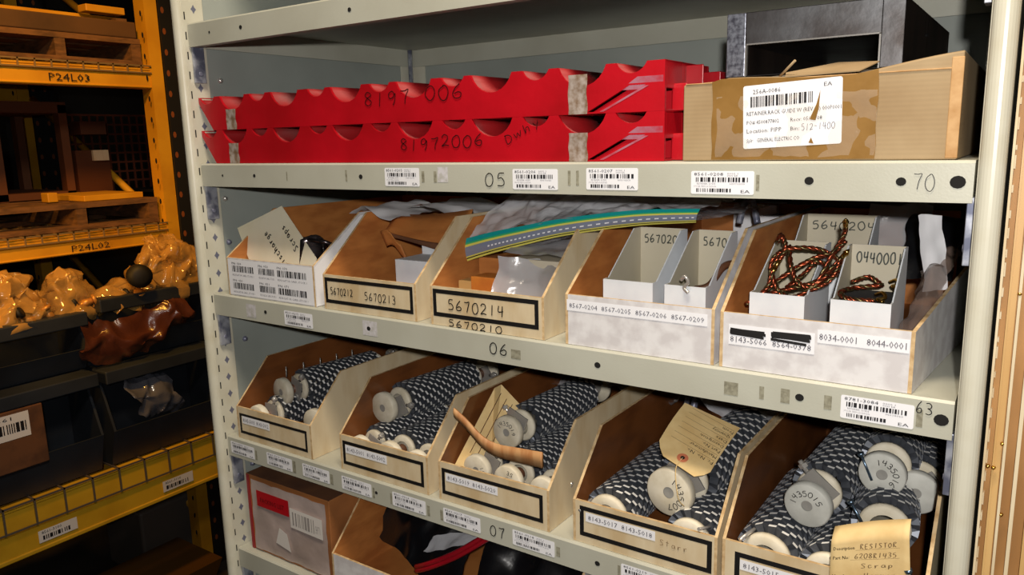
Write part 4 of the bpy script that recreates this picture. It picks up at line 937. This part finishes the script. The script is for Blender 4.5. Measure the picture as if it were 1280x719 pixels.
# hopper bins, two high
def hopper(label, y0, y1, z0, z1, x=LX, dep=.19):
    T = thing('hopper_bin', label, 'bin', (x-.2, (y0+y1)/2, z0), group='grey stacking hopper bins'); t = .008; zc = z0+(z1-z0)*.38
    for y in (y0, y1-t):
        m = MB(); m.prism([(x-dep, z0), (x-.03, z0), (x+.01, zc), (x-.07, z1), (x-dep, z1)], 'y', y, y+t); m.build('side_wall', [tote], T)
    m = MB(); m.hexa([(x-.035, y0+t, z0), (x-.03, y0+t, z0), (x-.03, y1-t, z0), (x-.035, y1-t, z0), (x+.003, y0+t, zc), (x+.01, y0+t, zc), (x+.01, y1-t, zc), (x+.003, y1-t, zc)][:8])
    m.build('front_lip', [tote], T)
    MB().box(x-dep, x-dep+t, y0+t, y1-t, z0, z1).build('back_wall', [tote], T); MB().box(x-dep+t, x-.035, y0+t, y1-t, z0, z0+t).build('bottom', [tote], T)
    m = MB(); m.box(x-.075, x+.012, y0-.006, y1+.006, z1-.045, z1); m2 = m.build('top_rail', [tote], T, bevel=.004)
    return T
hL = hopper('lower left grey hopper bin holding the brown labelled carton', .0, .585, -1.0305, -.690)
hR = hopper('lower right grey hopper bin holding bagged metal parts', .62, 1.03, -1.0305, -.695)
hopper('upper left grey hopper bin under the clear bags', .0, .60, -.688, -.495, LX-.05)
hopper('upper right grey hopper bin beside our shelving unit', .655, 1.06, -.693, -.465, LX-.05)
T = thing('brown_carton', 'brown carton with white barcode label inside the left hopper bin', 'box', (LX-.05, .25, -.925)); MB().box(LX-.12, LX+.014, .05, .410, -.925, -.737).build('carton', [kraftd], T, bevel=.003)
m = MB(); O = Vector((LX+.0150, 0, 0)); m.rect(O, Yv, Z, .13, .078, 0, .238, -.825); O = Vector((LX+.0155, 0, 0)); put_text(m, '8561', O, Yv, Z, .26, -.765, .06, .011, 1); barcode(m, O, Yv, Z, .275, -.805, .085, .030, 1, 8, 14); m.build('barcode_label', [white, ink], T)
def lump(label, fn, seed, amp, sc, mt, nm='clear_bag', nu=26, nv=20):
    return tag(MB().surf(crumple(fn, amp, sc, seed), nu, nv).build(nm, [mt]), label, 'bag')
def dome(cx, cy, cz, rx, ry, rz):
    def f(u, v):
        a = u*2*math.pi; b = v*math.pi/2; return (cx+rx*math.cos(a)*math.cos(b), cy+ry*math.sin(a)*math.cos(b), cz+rz*math.sin(b))
    return f
lump('crinkled clear bag at the left edge above the left hopper bins', dome(-1.68, .40, -.52, .08, .13, .18), 50, .035, 20, bago, nu=40, nv=30)
lump('rounded clear bag standing beside the crinkled one on the rack', dome(-1.70, .60, -.52, .08, .09, .17), 51, .025, 20, bago, nu=36, nv=26)
lump('big glittering clear bag over the upper right hopper bin', dome(-1.68, .95, -.50, .08, .15, .22), 52, .04, 18, bago, nu=50, nv=36)
lump('flat clear bag in the middle between the rack bags', dome(-1.67, .76, -.51, .08, .10, .07), 53, .03, 22, bago, nu=36, nv=26)
lump('clear bag of parts in the mouth of the lower right hopper bin', lambda u, v: (LX-.01-.03*u+.03*math.sin(v*3), .67+.17*u+.07*v, -.735-.16*v-.02*u), 54, .02, 16, mat('bin_bag', (120, 122, 136), .12, alpha=.6, bump=.8, bscale=40, spec=1), nu=34, nv=24)
lump('reddish bag sagging over the right bin rim', lambda u, v: (LX-.05+.04*math.sin(v*3), .58+.38*u, -.52-.13*v-.03*math.sin(u*5)), 55, .03, 11, mat('red_brown_bag', (92, 50, 36), .25, alpha=.75, bump=.8, bscale=40, spec=1), nu=34, nv=20)
rn = random.Random(11)
ORD = 'first second third fourth fifth sixth seventh eighth ninth tenth eleventh twelfth thirteenth fourteenth'.split()
for k in range(14):
    y = .22+.058*k; x = -1.62-.05*rn.random(); z = -.495+.02*rn.random()
    p = Vector((x, y, z)); d = Vector((rn.uniform(-.3, .3), rn.uniform(-1, 1), rn.uniform(0, .35))).normalized()*.05
    m = MB(); m.tube([p-d*.5, p, p+d*.5], [.011, .014, .010], 8); m.lathe([(0, 0), (.019, 0), (.019, .010), (0, .010)], p+d*.5, d, 10)
    tag(m.build('metal_fitting', [mat('amber_fitting', (196, 140, 70), .35, .3) if k % 3 else rgrey]), '%s metal fitting among the rack bags, %s from the left' % ('amber' if k % 3 else 'dark', ORD[k]), 'fitting', 'fittings among the rack bags')
tag(MB().lathe([(0, .0), (.034, .0), (.04, .01), (.04, .04), (.022, .05), (0, .05)], (-1.60, .795, -.405), (1, -.3, 0), 18).build('round_plug', [rgrey]), 'round black plug standing between the rack bags', 'plug')
# below the bottom beam
T = thing('grey_tote', 'pale grey tote standing on the floor under the rack', 'box', (-1.98, 1.0, FZ)); MB().box(-2.2, -1.92, .87, 1.15, FZ, -1.41).build('tote_body', [mat('pale_tote', (96, 88, 82), .6)], T, bevel=.01)
T = thing('amber_tub', 'dark amber plastic tub on the floor under the rack', 'tub', (-1.7, .95, FZ)); m = MB(); m.hexa([(-1.86,.60,FZ),(-1.62,.60,FZ),(-1.62,.95,FZ),(-1.86,.95,FZ),(-1.89,.55,-1.56),(-1.59,.55,-1.56),(-1.59,1.0,-1.56),(-1.89,1.0,-1.56)]); m.build('tub_body', [mat('amber_tub', (90, 60, 20), .5)], T)
